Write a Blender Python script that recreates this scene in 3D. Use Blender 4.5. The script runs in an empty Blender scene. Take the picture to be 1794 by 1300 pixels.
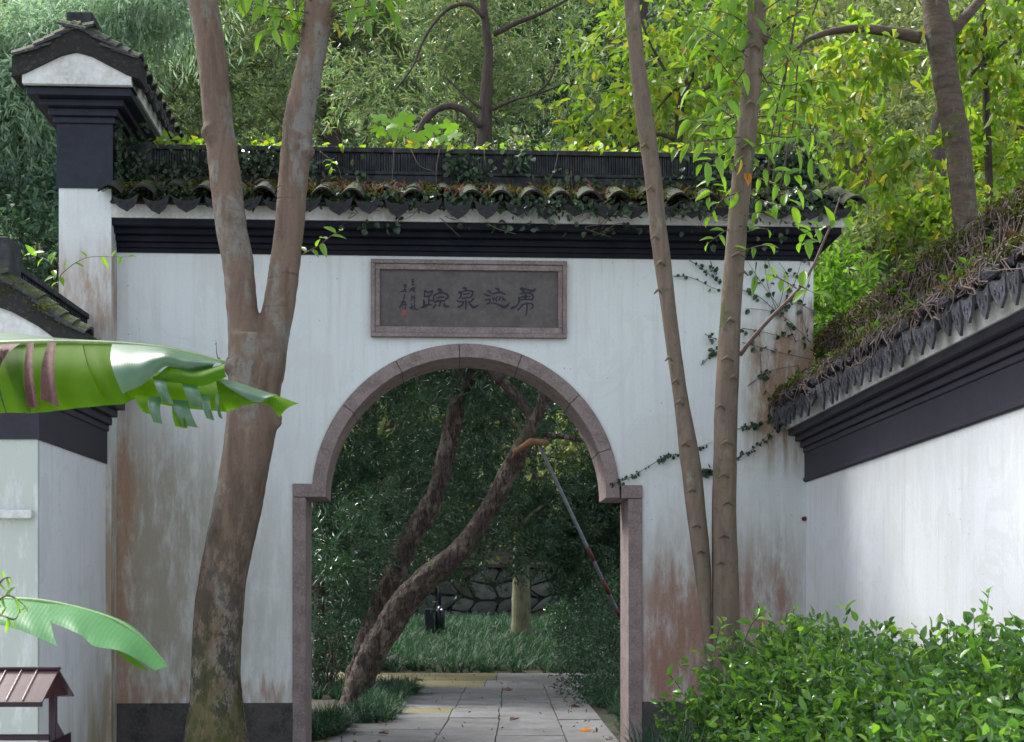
import bpy, math, random
import numpy as np
from mathutils import Vector, Matrix
random.seed(7)
rng = np.random.default_rng(11)
R = math.radians
sc = bpy.context.scene
# ---------------------------------------------------------------- camera
F = 2492.0                      # focal length in photograph pixels (50 mm)
A = math.atan(0.0507)           # the gate wall is turned 2.9 degrees from square-on
EYE = Vector((0.0, -10.0, 1.6))
cam_d = bpy.data.cameras.new("camera"); cam = bpy.data.objects.new("camera", cam_d)
sc.collection.objects.link(cam); sc.camera = cam
cam.location = EYE; cam.rotation_euler = (R(90), 0, -A)
cam_d.sensor_width = 36; cam_d.lens = 36 * F / 1794; cam_d.shift_y = (1065 - 650) / 1794
cam_d.clip_start = 0.05; cam_d.clip_end = 600
cam_d.dof.use_dof = True; cam_d.dof.focus_distance = 9.3; cam_d.dof.aperture_fstop = 8.0
# ---------------------------------------------------------------- light
SUN_EL, SUN_AZ = 52.0, 311.0    # azimuth clockwise from +Y: high, from behind the gate at the left
w = bpy.data.worlds.new("World"); sc.world = w; w.use_nodes = True
wn = w.node_tree.nodes; wl = w.node_tree.links
bg = wn["Background"]; sky = wn.new("ShaderNodeTexSky"); sky.sky_type = 'NISHITA'; sky.sun_disc = False
sky.sun_elevation = R(SUN_EL); sky.sun_rotation = R(SUN_AZ); sky.dust_density = 3.0; sky.air_density = 1.0
hsv = wn.new("ShaderNodeHueSaturation"); hsv.inputs['Saturation'].default_value = .45   # thin bright cloud: the blue is washed out
wl.new(sky.outputs[0], hsv.inputs['Color']); wl.new(hsv.outputs[0], bg.inputs[0]); bg.inputs[1].default_value = 0.15
sd = bpy.data.lights.new("sun", 'SUN'); sun = bpy.data.objects.new("sun", sd); sc.collection.objects.link(sun)
sd.energy = 1.7; sd.angle = R(19); sd.color = (1.0, 0.97, 0.93)
_d = Vector((math.sin(R(SUN_AZ)) * math.cos(R(SUN_EL)), math.cos(R(SUN_AZ)) * math.cos(R(SUN_EL)), math.sin(R(SUN_EL))))
sun.rotation_euler = _d.to_track_quat('Z', 'Y').to_euler(); sun.location = (0, -4, 12)
sc.view_settings.view_transform = 'Standard'; sc.view_settings.look = 'None'
sc.view_settings.gamma = 1; sc.view_settings.use_curve_mapping = False
sc.view_settings.exposure = 1.55
sc.render.engine = 'CYCLES'
sc.cycles.max_bounces = 6; sc.cycles.diffuse_bounces = 3; sc.cycles.transmission_bounces = 4
# ---------------------------------------------------------------- photograph pixel -> place
FW = Vector((math.sin(A), math.cos(A), 0)); RT = Vector((math.cos(A), -math.sin(A), 0)); UP = Vector((0, 0, 1))
def ray(px, py): return FW + RT * ((px - 897) / F) + UP * ((1065 - py) / F)
def at(px, py, depth): return EYE + ray(px, py) * depth
def aty(px, py, y=0.0):
    d = ray(px, py); return EYE + d * ((y + 10) / d.y)
def atz(px, py, z):
    d = ray(px, py); return EYE + d * ((z - 1.6) / d.z)
def gx(px, y=0.0): return aty(px, 900, y).x
# ---------------------------------------------------------------- objects
COL = sc.collection
def link(o, parent=None):
    COL.objects.link(o)
    if parent is not None: o.parent = parent
    return o
def tag(o, label=None, cat=None, group=None, kind=None):
    if label: o["label"] = label
    if cat: o["category"] = cat
    if group: o["group"] = group
    if kind: o["kind"] = kind
    return o
def thing(name, label, cat, loc=(0, 0, 0), group=None, rot=0):
    o = bpy.data.objects.new(name, None); o.empty_display_size = 0.1
    o.location = loc; o.rotation_euler = (0, 0, rot); COL.objects.link(o)
    return tag(o, label, cat, group)
class MB:
    def __init__(s): s.v = []; s.f = []
    def add(s, vs, fs):
        b = len(s.v); s.v += [tuple(v) for v in vs]; s.f += [tuple(i + b for i in f) for f in fs]; return s
    def box(s, x0, x1, y0, y1, z0, z1):
        v = [(x0,y0,z0),(x1,y0,z0),(x1,y1,z0),(x0,y1,z0),(x0,y0,z1),(x1,y0,z1),(x1,y1,z1),(x0,y1,z1)]
        return s.add(v, [(0,3,2,1),(4,5,6,7),(0,1,5,4),(1,2,6,5),(2,3,7,6),(3,0,4,7)])
    def prism(s, pts, ax, a0, a1):
        """polygon pts (2D) extruded along axis ax from a0 to a1"""
        def mk(p, a):
            return {'x': (a, p[0], p[1]), 'y': (p[0], a, p[1]), 'z': (p[0], p[1], a)}[ax]
        n = len(pts); v = [mk(p, a0) for p in pts] + [mk(p, a1) for p in pts]
        f = [tuple(range(n - 1, -1, -1)), tuple(range(n, 2 * n))] + [(i, (i + 1) % n, n + (i + 1) % n, n + i) for i in range(n)]
        return s.add(v, f)
    def tube(s, pts, rad, n=8, jit=0.0, cap=True):
        pts = [Vector(p) for p in pts]; m = len(pts)
        rad = rad if hasattr(rad, '__len__') else [rad] * m
        t = (pts[1] - pts[0]).normalized(); up = Vector((0, 1, 0)) if abs(t.y) < .9 else Vector((1, 0, 0))
        nrm = t.cross(up).normalized(); vs = []
        for i in range(m):
            t = (pts[min(i + 1, m - 1)] - pts[max(i - 1, 0)]).normalized()
            nrm = (nrm - t * nrm.dot(t)).normalized(); b = t.cross(nrm)
            for k in range(n):
                a = 2 * math.pi * k / n; r = rad[i] * (1 + (random.uniform(-jit, jit) if jit else 0))
                vs.append(pts[i] + (nrm * math.cos(a) + b * math.sin(a)) * r)
        fs = [(i * n + k, i * n + (k + 1) % n, (i + 1) * n + (k + 1) % n, (i + 1) * n + k) for i in range(m - 1) for k in range(n)]
        if cap: fs += [tuple(range(n - 1, -1, -1)), tuple(range((m - 1) * n, m * n))]
        return s.add(vs, fs)
    def mesh(s, name, mat=None, smooth=False):
        me = bpy.data.meshes.new(name); me.from_pydata(s.v, [], s.f); me.update()
        if mat: me.materials.append(mat)
        if smooth: me.polygons.foreach_set("use_smooth", [True] * len(me.polygons))
        return me
    def build(s, name, mat, parent=None, smooth=False, bevel=0):
        o = link(bpy.data.objects.new(name, s.mesh(name, mat, smooth)), parent)
        if bevel:
            b = o.modifiers.new("bevel", 'BEVEL'); b.width = bevel; b.segments = 2; b.limit_method = 'ANGLE'
        return o
def spline(ctrl, per=4):
    """catmull-rom through rows of numbers"""
    c = [np.array(p, float) for p in ctrl]; c = [2 * c[0] - c[1]] + c + [2 * c[-1] - c[-2]]; out = []
    for i in range(1, len(c) - 2):
        for k in range(per):
            t = k / per
            out.append(.5 * ((2 * c[i]) + (-c[i-1] + c[i+1]) * t + (2*c[i-1] - 5*c[i] + 4*c[i+1] - c[i+2]) * t*t + (-c[i-1] + 3*c[i] - 3*c[i+1] + c[i+2]) * t**3))
    out.append(c[-2]); return out
def inst(name, me, M, parent=None):
    o = bpy.data.objects.new(name, me); COL.objects.link(o)
    if parent is not None: o.parent = parent
    o.matrix_basis = M; return o
# ---------------------------------------------------------------- materials
class NT:
    def __init__(s, name):
        s.m = bpy.data.materials.new(name); s.m.use_nodes = True; s.n = s.m.node_tree.nodes; s.l = s.m.node_tree.links
        s.b = s.n["Principled BSDF"]; s.out = s.n["Material Output"]; s._c = {}
    def node(s, t, **k):
        n = s.n.new(t)
        for a, b in k.items(): setattr(n, a, b)
        return n
    def set(s, sock, v):
        if isinstance(v, bpy.types.NodeSocket): s.l.new(v, sock)
        elif isinstance(v, (tuple, list)) and len(v) == 3 and sock.type == 'RGBA': sock.default_value = (*v, 1)
        else: sock.default_value = v
    def coord(s, kind='Object'):
        if kind not in s._c:
            if kind == 'World': s._c[kind] = s.node("ShaderNodeNewGeometry").outputs['Position']
            else: s._c[kind] = s.node("ShaderNodeTexCoord").outputs[kind]
        return s._c[kind]
    def mapping(s, v, scale=(1,1,1), loc=(0,0,0)):
        n = s.node("ShaderNodeMapping"); s.set(n.inputs[0], v); n.inputs['Scale'].default_value = scale; n.inputs['Location'].default_value = loc
        return n.outputs[0]
    def noise(s, v, scale=5, detail=4, rough=.55, dist=0):
        n = s.node("ShaderNodeTexNoise"); s.set(n.inputs['Vector'], v)
        n.inputs['Scale'].default_value = scale; n.inputs['Detail'].default_value = detail; n.inputs['Roughness'].default_value = rough; n.inputs['Distortion'].default_value = dist
        return n.outputs['Fac']
    def voronoi(s, v, scale=5, feature='F1'):
        n = s.node("ShaderNodeTexVoronoi", feature=feature); s.set(n.inputs['Vector'], v); n.inputs['Scale'].default_value = scale
        return n.outputs['Distance']
    def mr(s, v, a, b, c=0, d=1, smooth=True):
        n = s.node("ShaderNodeMapRange"); n.interpolation_type = 'SMOOTHSTEP' if smooth else 'LINEAR'
        s.set(n.inputs[0], v)
        for i, x in enumerate((a, b, c, d)): n.inputs[i + 1].default_value = x
        return n.outputs[0]
    def math(s, op, a, b=0.5):
        n = s.node("ShaderNodeMath", operation=op); s.set(n.inputs[0], a); s.set(n.inputs[1], b); return n.outputs[0]
    def mix(s, f, a, b, mode='MIX'):
        n = s.node("ShaderNodeMix", data_type='RGBA', blend_type=mode); s.set(n.inputs[0], f); s.set(n.inputs[6], a); s.set(n.inputs[7], b)
        return n.outputs[2]
    def ramp(s, f, stops):
        n = s.node("ShaderNodeValToRGB"); s.set(n.inputs[0], f); e = n.color_ramp.elements
        while len(e) < len(stops): e.new(.5)
        for i, (p, c) in enumerate(stops): e[i].position = p; e[i].color = (*c, 1)
        return n.outputs[0]
    def sep(s, v):
        n = s.node("ShaderNodeSeparateXYZ"); s.set(n.inputs[0], v); return n.outputs
    def bump(s, h, strength=.3, dist=.01):
        n = s.node("ShaderNodeBump"); s.set(n.inputs['Height'], h); n.inputs['Strength'].default_value = strength; n.inputs['Distance'].default_value = dist
        s.l.new(n.outputs[0], s.b.inputs['Normal']); return n
    def fin(s, col, rough=.7, spec=.5):
        s.set(s.b.inputs['Base Color'], col); s.set(s.b.inputs['Roughness'], rough); s.b.inputs['Specular IOR Level'].default_value = spec; return s.m
def plaster(name, stains=(), base=(.70,.75,.75), dirt=.35, specks=True):
    """limewashed plaster; stains: (colour, amount, x0,x1,fx, z0,z1,fz, axis) soft boxes in world metres, broken up by streaky noise"""
    t = NT(name); P = t.coord('World'); X = t.sep(P)
    streak = t.noise(t.mapping(P, (16, 16, .9)), 1, 5, .65)
    blot = t.noise(P, 1.3, 5, .6); fine = t.noise(P, 60, 3)
    c = t.mix(t.mr(streak, .45, .8, 0, dirt), base, (.50,.50,.46))
    c = t.mix(t.mr(blot, .45, .75, 0, .35), c, (.60,.62,.60))
    pt = t.mr(t.noise(t.mapping(P, (1, 1, .8)), 2.6, 7, .75, 1.2), .53, .55)
    c = t.mix(t.math('MULTIPLY', pt, .30), c, (.60,.625,.60))
    drip = t.mr(t.noise(t.mapping(P, (34, 34, 1.1)), 1, 3, .6), .62, .72)
    c = t.mix(t.math('MULTIPLY', t.math('MULTIPLY', drip, t.mr(blot, .4, .6)), .30), c, (.36,.36,.33))
    if specks:
        sp = t.math('MULTIPLY', t.mr(t.voronoi(P, 17), .05, .10, 1, 0), t.mr(t.noise(P, 1.7, 2), .5, .6))
        c = t.mix(t.math('MULTIPLY', sp, .75), c, (.13,.14,.14))
    for (col, amt, x0, x1, fx, z0, z1, fz, ax) in stains:
        c0 = X[ax]; z = X[2]
        wob = t.math('ADD', z, t.mr(streak, .2, .8, -.22, .22, False))
        m = t.math('MULTIPLY', t.mr(c0, x0 - fx, x0 + fx), t.mr(c0, x1 - fx, x1 + fx, 1, 0))
        m = t.math('MULTIPLY', m, t.math('MULTIPLY', t.mr(wob, z0 - fz, z0 + fz), t.mr(wob, z1 - fz, z1 + fz, 1, 0)))
        br = t.mr(t.noise(t.mapping(P, (9, 9, 2.2)), 1, 7, .75), .34, .60, .30, 1)
        c = t.mix(t.math('MULTIPLY', t.math('MULTIPLY', m, br), amt), c, col)
    c = t.mix(t.mr(fine, .3, .7, 0, .12), c, (.45,.46,.45))
    t.bump(t.math('ADD', t.math('MULTIPLY', streak, .6), t.math('MULTIPLY', fine, .25)), .35, .012)
    return t.fin(c, .85, .25)
def simple(name, col, rough=.7, var=.3, scale=8, bump=.2, alt=None, spec=.4, stretch=(1,1,1)):
    t = NT(name); P = t.mapping(t.coord('World'), stretch)
    n = t.noise(P, scale, 6, .65); n2 = t.noise(P, scale * 7, 3, .6)
    alt = alt or tuple(max(0, x * (1 - var)) for x in col)
    c = t.mix(t.mr(n, .35, .68), col, alt)
    c = t.mix(t.mr(n2, .4, .75, 0, var), c, tuple(min(1, x * 1.6) for x in col))
    if bump: t.bump(t.math('ADD', n, t.math('MULTIPLY', n2, .5)), bump, .01)
    return t.fin(c, rough, spec)
def tilemat(name, moss=.5, base=(.045,.047,.052), light=(.16,.17,.17)):
    t = NT(name); P = t.coord('World')
    g = t.node("ShaderNodeNewGeometry"); nz = t.sep(g.outputs['Normal'])[2]
    oi = t.node("ShaderNodeObjectInfo").outputs['Random']
    n = t.noise(P, 9, 6, .7); n2 = t.noise(P, 38, 4, .7)
    c = t.mix(t.mr(oi, 0, 1, 0, .6, False), base, tuple(x * 1.9 for x in base))
    c = t.mix(t.mr(n2, .52, .7, 0, .7), c, light)
    m = t.math('MULTIPLY', t.mr(n, .62 - moss * .3, .74 - moss * .3), t.mr(nz, -.1, .6))
    c = t.mix(m, c, t.ramp(n2, [(.3, (.018,.028,.010)), (.55, (.05,.068,.016)), (.75, (.13,.14,.03))]))
    t.bump(t.math('ADD', n, n2), .6, .012)
    return t.fin(c, .85, .3)
def leafmat(name, cols, trans=.35, rough=.38, tcol=None, spec=.5, vary=.5, veins=False):
    """cols: list of leaf colours picked at random per leaf"""
    t = NT(name); P = t.coord('World')
    r = t.node("ShaderNodeNewGeometry").outputs['Random Per Island']
    if veins == 'object': r = t.node("ShaderNodeObjectInfo").outputs['Random']
    stops = [((i + .5) / len(cols), c) for i, c in enumerate(cols)]
    c = t.ramp(r, stops)
    n = t.noise(P, .9, 3, .6)
    c = t.mix(t.mr(n, .35, .65, 0, vary), c, tuple(x * .45 for x in cols[0]))
    t.fin(c, rough, spec)
    tr = t.node("ShaderNodeBsdfTranslucent")
    tc = t.mix(1.0, c, tcol or (1.9, 2.0, .8), 'MULTIPLY'); t.set(tr.inputs[0], tc)
    ms = t.node("ShaderNodeMixShader"); ms.inputs[0].default_value = trans
    t.l.new(t.b.outputs[0], ms.inputs[1]); t.l.new(tr.outputs[0], ms.inputs[2]); t.l.new(ms.outputs[0], t.out.inputs[0])
    return t.m
def barkmat_v(name):
    """brown bark of the forked tree: long vertical smears, pale lichen along the edges, black and moss stains low down"""
    t = NT(name); P = t.coord('World'); X = t.sep(P)
    v1 = t.noise(t.mapping(P, (9, 9, 1.5)), 1, 7, .7, .8); fine = t.noise(P, 45, 5, .75); mid = t.noise(P, 7, 5, .7, .5)
    c = t.ramp(v1, [(.28, (.085,.064,.050)), (.44, (.15,.107,.080)), (.58, (.195,.142,.106)), (.75, (.145,.118,.098))])
    c = t.mix(t.mr(fine, .55, .72, 0, .6), c, (.07,.05,.042))
    sp = t.mr(t.noise(t.mapping(P, (1, 1, .55)), 30, 4, .8), .58, .63)
    lm = t.mr(t.noise(t.mapping(P, (2.2, 2.2, .7)), 2.1, 5, .7, .4), .50, .58)
    c = t.mix(t.math('MULTIPLY', t.math('MULTIPLY', lm, t.mr(mid, .38, .55, .15, 1)), .55), c, t.mix(sp, (.25,.27,.25), (.13,.12,.105)))
    hor = t.mr(t.noise(t.mapping(P, (1.5, 1.5, 22)), 1, 2, .5), .66, .72); c = t.mix(t.math('MULTIPLY', hor, .45), c, (.085,.055,.045))
    low = t.mr(X[2], .9, 2.9, 1, 0)
    c = t.mix(t.math('MULTIPLY', t.math('MULTIPLY', low, t.mr(t.noise(t.mapping(P, (1,1,.5)), 13, 6, .8), .46, .53)), .9), c, (.030,.033,.026))
    ml = t.math('MULTIPLY', t.mr(X[2], .4, 2.0, 1, 0), t.mr(t.noise(t.mapping(P, (1,1,.3)), 4, 5, .7), .46, .54))
    c = t.mix(t.math('MULTIPLY', ml, .85), c, t.mix(fine, (.05,.06,.015), (.12,.12,.03)))
    t.bump(t.math('ADD', t.math('ADD', t.math('MULTIPLY', fine, .9), v1), t.math('MULTIPLY', hor, -.5)), .75, .02)
    return t.fin(c, .85, .25)
def barkmat(name, c1, c2, lichen=(.34,.37,.34), lich=.4, moss=0., ring=True, rough_scale=1., zmoss=None, bump=.5):
    t = NT(name); P = t.coord('World'); X = t.sep(P)
    a = t.noise(t.mapping(P, (3, 3, 9) if ring else (11, 11, 1.6)), 2.2 * rough_scale, 6, .7, .6)
    b = t.noise(P, 22 * rough_scale, 5, .7); big = t.noise(P, 2.4, 4, .6, .5)
    c = t.mix(t.mr(a, .35, .65), c1, c2)
    c = t.mix(t.mr(b, .5, .72, 0, .55), c, tuple(x * .45 for x in c1))
    lm = t.math('MULTIPLY', t.mr(t.noise(t.mapping(P, (1,1,.45)), 9, 6, .75), .62 - lich * .25, .68 - lich * .25), t.mr(big, .35, .6))
    c = t.mix(t.math('MULTIPLY', lm, .8), c, lichen)
    if zmoss:
        dk = t.math('MULTIPLY', t.mr(X[2], zmoss[0], zmoss[1], 1, 0), t.mr(t.noise(P, 12, 6, .8), .47, .55))
        c = t.mix(t.math('MULTIPLY', dk, .85), c, (.025,.03,.022))
        mm = t.math('MULTIPLY', t.mr(X[2], zmoss[0], zmoss[1], 1, 0), t.mr(t.noise(P, 4, 5, .7), .5, .6))
        c = t.mix(t.math('MULTIPLY', mm, .8), c, (.06,.075,.02))
    if moss:
        c = t.mix(t.mr(t.noise(P, 3.2, 5, .7), .62 - moss * .2, .72 - moss * .2, 0, .8), c, (.07,.085,.025))
    rr = t.noise(t.mapping(P, (1.2, 1.2, 26)), 1, 3, .5) if ring else a
    t.bump(t.math('ADD', t.math('MULTIPLY', b, .8), t.math('MULTIPLY', rr, .8 if ring else 2)), bump, .02)
    return t.fin(c, .85, .25)
DARK = simple("dark_paint", (.017,.021,.036), .55, .35, 5, .12, spec=.3, alt=(.011,.013,.022))
DARKW = simple("worn_dark_paint", (.009,.011,.019), .75, .6, 7, .3, spec=.15, alt=(.016,.018,.022))
DARKP = simple("violet_dark_paint", (.030,.028,.042), .55, .3, 5, .12, spec=.3, alt=(.022,.021,.032))
WHITE = simple("white_lime", (.66,.69,.68), .85, .3, 5, .2, alt=(.46,.46,.43), spec=.2)
STONE = simple("pink_stone", (.255,.208,.200), .85, .45, 9, .7, alt=(.170,.135,.128), spec=.2)
PANEL = simple("plaque_stone", (.125,.113,.110), .85, .3, 5, .3, alt=(.095,.086,.084), spec=.2)
INK = simple("black_ink", (.012,.014,.028), .6, .2, 30, 0)
SEAL = simple("red_seal", (.32,.07,.08), .7, .2, 40, 0)
DADO = simple("dado_stone", (.075,.070,.066), .9, .5, 7, .5, alt=(.035,.035,.035))
TILE = tilemat("roof_tile", .66, (.022,.023,.026), (.055,.058,.055))
TILE_R = tilemat("roof_tile_worn", .25, (.045,.046,.056), (.19,.19,.21))
TILE_M = tilemat("roof_tile_mossy", .75)
MORTAR = tilemat("roof_mortar", .6, (.022,.023,.022), (.07,.07,.065))
RIDGE = simple("ridge_tile", (.013,.015,.021), .75, .5, 12, .4, alt=(.055,.06,.062))
RUST = (.30,.17,.09)
# ---------------------------------------------------------------- plant helpers (numpy)
def nrm(a): return a / np.maximum(np.linalg.norm(a, axis=-1, keepdims=True), 1e-9)
TMPL = {
 'rhomb': (np.array([(0,0,0),(.42,.5,.06),(1,0,-.05),(.42,-.5,.06)]), [(0,1,2,3)]),
 'oval': (np.array([(0,0,0),(.28,.46,.12),(.68,.38,.06),(1,0,-.14),(.68,-.38,.06),(.28,-.46,.12)]), [(0,1,2,3),(0,3,4,5)]),
}
def leaf_arrays(P, D, N, L, W, tmpl):
    T, faces = TMPL[tmpl]; k = len(T)
    D = nrm(D); S = nrm(np.cross(D, N)); N2 = np.cross(S, D)
    V = P[:, None, :] + D[:, None, :] * (T[None, :, 0:1] * L[:, None, None]) + S[:, None, :] * (T[None, :, 1:2] * W[:, None, None]) + N2[:, None, :] * (T[None, :, 2:3] * L[:, None, None])
    Fs = (np.arange(len(P))[:, None, None] * k + np.array(faces)[None]).reshape(-1, 4)
    return V.reshape(-1, 3), Fs
def np_mesh(name, V, Fq, mat, smooth=False):
    me = bpy.data.meshes.new(name); me.vertices.add(len(V)); me.vertices.foreach_set("co", np.asarray(V, np.float32).ravel())
    m, k = Fq.shape; me.loops.add(m * k); me.loops.foreach_set("vertex_index", Fq.astype(np.int32).ravel())
    me.polygons.add(m); me.polygons.foreach_set("loop_start", np.arange(0, m * k, k, dtype=np.int32))
    me.polygons.foreach_set("use_smooth", np.full(m, smooth)); me.materials.append(mat); me.update(calc_edges=True); return me
def np_obj(name, V, Fq, mat, parent=None, kind='stuff'):
    o = link(bpy.data.objects.new(name, np_mesh(name, V, Fq, mat)), parent)
    if kind: o["kind"] = kind
    return o
def rvec(n): return nrm(rng.normal(size=(n, 3)))
def crown(lobes, n, per=24, L=.11, W=.02, spread=.28, tmpl='rhomb', shell=.55, up=.25, droop=0., flat=.4, lrange=(.65, 1.3)):
    """leaves in twig clumps inside ellipsoid lobes [(centre, (rx,ry,rz))]; returns P, D, N, L, W"""
    K = max(1, n // per); vol = np.array([a[1][0] * a[1][1] * a[1][2] for a in lobes]) ** .67; vol /= vol.sum()
    li = rng.choice(len(lobes), K, p=vol); C0 = np.array([list(a[0]) for a in lobes], float)[li]; Rr = np.array([a[1] for a in lobes], float)[li]
    d = rvec(K); rad = rng.uniform(0, 1, K)[:, None]; rad = shell + (1 - shell) * rad ** .6; rad *= rng.uniform(.75, 1.12, (K, 1))
    CP = C0 + d * Rr * rad
    ax = nrm(d + np.array([0, 0, up - droop]) + rng.normal(size=(K, 3)) * .45)
    ci = np.repeat(np.arange(K), per); t = rng.uniform(0, 1, K * per)[:, None]
    P = CP[ci] + ax[ci] * t * spread + rvec(K * per) * spread * .28 * rng.uniform(0, 1, (K * per, 1)) - np.array([0, 0, 1]) * droop * (t ** 1.6) * spread
    D = nrm(ax[ci] * .8 + rvec(K * per) * .8 + np.array([0, 0, -droop * 1.2]))
    N = nrm(rvec(K * per) * (1 - flat) + np.array([0, 0, 1.0]) * flat)
    LL = L * rng.uniform(*lrange, K * per); WW = W * rng.uniform(.7, 1.25, K * per)
    return P, D, N, LL, WW
def crown_obj(name, lobes, n, mat, parent=None, tmpl='rhomb', **k):
    P, D, N, LL, WW = crown(lobes, n, tmpl=tmpl, **k)
    V, Fq = leaf_arrays(P, D, N, LL, WW, tmpl); return np_obj(name, V, Fq, mat, parent)
LEAF_ME = {}
def unit_leaf(mat, tmpl='oval'):
    key = (mat.name, tmpl)
    if key not in LEAF_ME:
        if tmpl == 'oval':   # a finer folded leaf for the near ones
            xs = [0, .12, .3, .55, .8, 1]; ws = [0, .3, .46, .46, .26, 0]; v = []; f = []
            for x, q in zip(xs, ws): v += [(x, -q, .10 * q * 2 - .22 * x * x), (x, 0, -.22 * x * x), (x, q, .10 * q * 2 - .22 * x * x)]
            for i in range(5):
                a = i * 3; f += [(a, a + 3, a + 4, a + 1), (a + 1, a + 4, a + 5, a + 2)]
            LEAF_ME[key] = MB().add(v, f).mesh("leaf", mat, True)
        else:
            T, fc = TMPL[tmpl]; LEAF_ME[key] = MB().add(T, fc).mesh("leaf", mat)
    return LEAF_ME[key]
def leaf_parts(P, D, N, L, W, mat, parent, name="leaf", tmpl='oval', off=Vector((0, 0, 0))):
    me = unit_leaf(mat, tmpl); D = nrm(D); S = nrm(np.cross(N, D)); N2 = np.cross(D, S)
    for i in range(len(P)):
        M = Matrix(((D[i][0]*L[i], S[i][0]*W[i], N2[i][0]*L[i], P[i][0]-off[0]), (D[i][1]*L[i], S[i][1]*W[i], N2[i][1]*L[i], P[i][1]-off[1]), (D[i][2]*L[i], S[i][2]*W[i], N2[i][2]*L[i], P[i][2]-off[2]), (0,0,0,1)))
        inst(name, me, M, parent)
def limb_px(ctrl, y=None, depth=None, per=4):
    """ctrl rows (x_left, x_right, y_px[, depth]) in photograph pixels -> centre points and radii"""
    pts, rad = [], []
    for row in spline(ctrl, per):
        xl, xr, py = row[:3]; dpt = row[3] if len(row) > 3 else depth
        c = at((xl + xr) / 2, py, dpt) if y is None else aty((xl + xr) / 2, py, y)
        dd = (c - EYE).dot(FW); pts.append(c); rad.append((xr - xl) / 2 / F * dd)
    return pts, rad
def grass(centers, per, length, mat, name, parent=None, width=.006, kind='stuff', spread=.5):
    K = len(centers); n = K * per; C0 = np.repeat(np.array(centers, float), per, 0)
    az = rng.uniform(0, 2 * np.pi, n); h = np.stack([np.cos(az), np.sin(az), np.zeros(n)], 1); s = np.stack([-np.sin(az), np.cos(az), np.zeros(n)], 1)
    L = length * rng.uniform(.55, 1.2, n)[:, None]; o = rng.uniform(.25, 1.0, n)[:, None]; base = C0 + h * rng.uniform(0, .06, (n, 1)); w_ = width * rng.uniform(.7, 1.3, (n, 1))
    z = np.array([0, 0, 1.0]); V = []
    for t, q in ((0, 1), (.35, 1), (.7, .7)):
        p = base + h * o * L * spread * (t ** 1.3) * 1.7 + z * L * (t * (1 - .25 * o) - o * .55 * t ** 3)
        V += [p - s * w_ * q, p + s * w_ * q]
    t = 1.0; tip = base + h * o * L * spread * 1.7 + z * L * (1 - .25 * o - o * .55); V += [tip - s * w_ * .1, tip + s * w_ * .1]
    V = np.stack(V, 1).reshape(-1, 3); b = np.arange(n)[:, None, None] * 8
    Fq = (b + np.array([(0,1,3,2),(2,3,5,4),(4,5,7,6)])[None]).reshape(-1, 4)
    return np_obj(name, V, Fq, mat, parent, kind)
# ---------------------------------------------------------------- tiles and walls
def arc_pts(wd, sag, n, convex=True):
    out = []
    for i in range(n + 1):
        u = -1 + 2 * i / n; z = sag * (1 - u * u); out.append((u * wd / 2, z if convex else -z))
    return out
def arc_tile(wd, sag, ln, th, convex, mat, name, drip=0):
    n = 6; a = arc_pts(wd, sag, n, convex); v = []
    for y in (0, ln):
        k = 1 if y == 0 else .9
        v += [(x * k, y, z) for x, z in a] + [(x * k, y, z - th if not convex else z - th) for x, z in a]
    m = n + 1; f = []
    for i in range(n):
        f += [(i, i + 1, 2*m + i + 1, 2*m + i), (m + i + 1, m + i, 3*m + i, 3*m + i + 1), (i + 1, i, m + i, m + i + 1), (2*m + i, 2*m + i + 1, 3*m + i + 1, 3*m + i)]
    f += [(0, 2*m, 3*m, m), (n, m + n, 3*m + n, 2*m + n)]
    mb = MB().add(v, f)
    if drip:
        top = a[::-1]; hw = wd / 2
        low = [(-hw, -.006), (-hw*.86, -drip*.42), (-hw*.55, -drip*.74), (-hw*.22, -drip*.88), (0, -drip), (hw*.22, -drip*.88), (hw*.55, -drip*.74), (hw*.86, -drip*.42), (hw, -.006)]
        poly = low + [(x, z + .004) for x, z in top[1:-1]]
        mb.prism(poly, 'y', -.014, 0.0)
        for k in (-.45, 0, .45):   # raised boss on the plate
            mb.box(k*hw - .008, k*hw + .008, -.019, -.014, -drip*(.66 if k == 0 else .5), -drip*(.5 if k == 0 else .36))
    return mb.mesh(name, mat)
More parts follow.
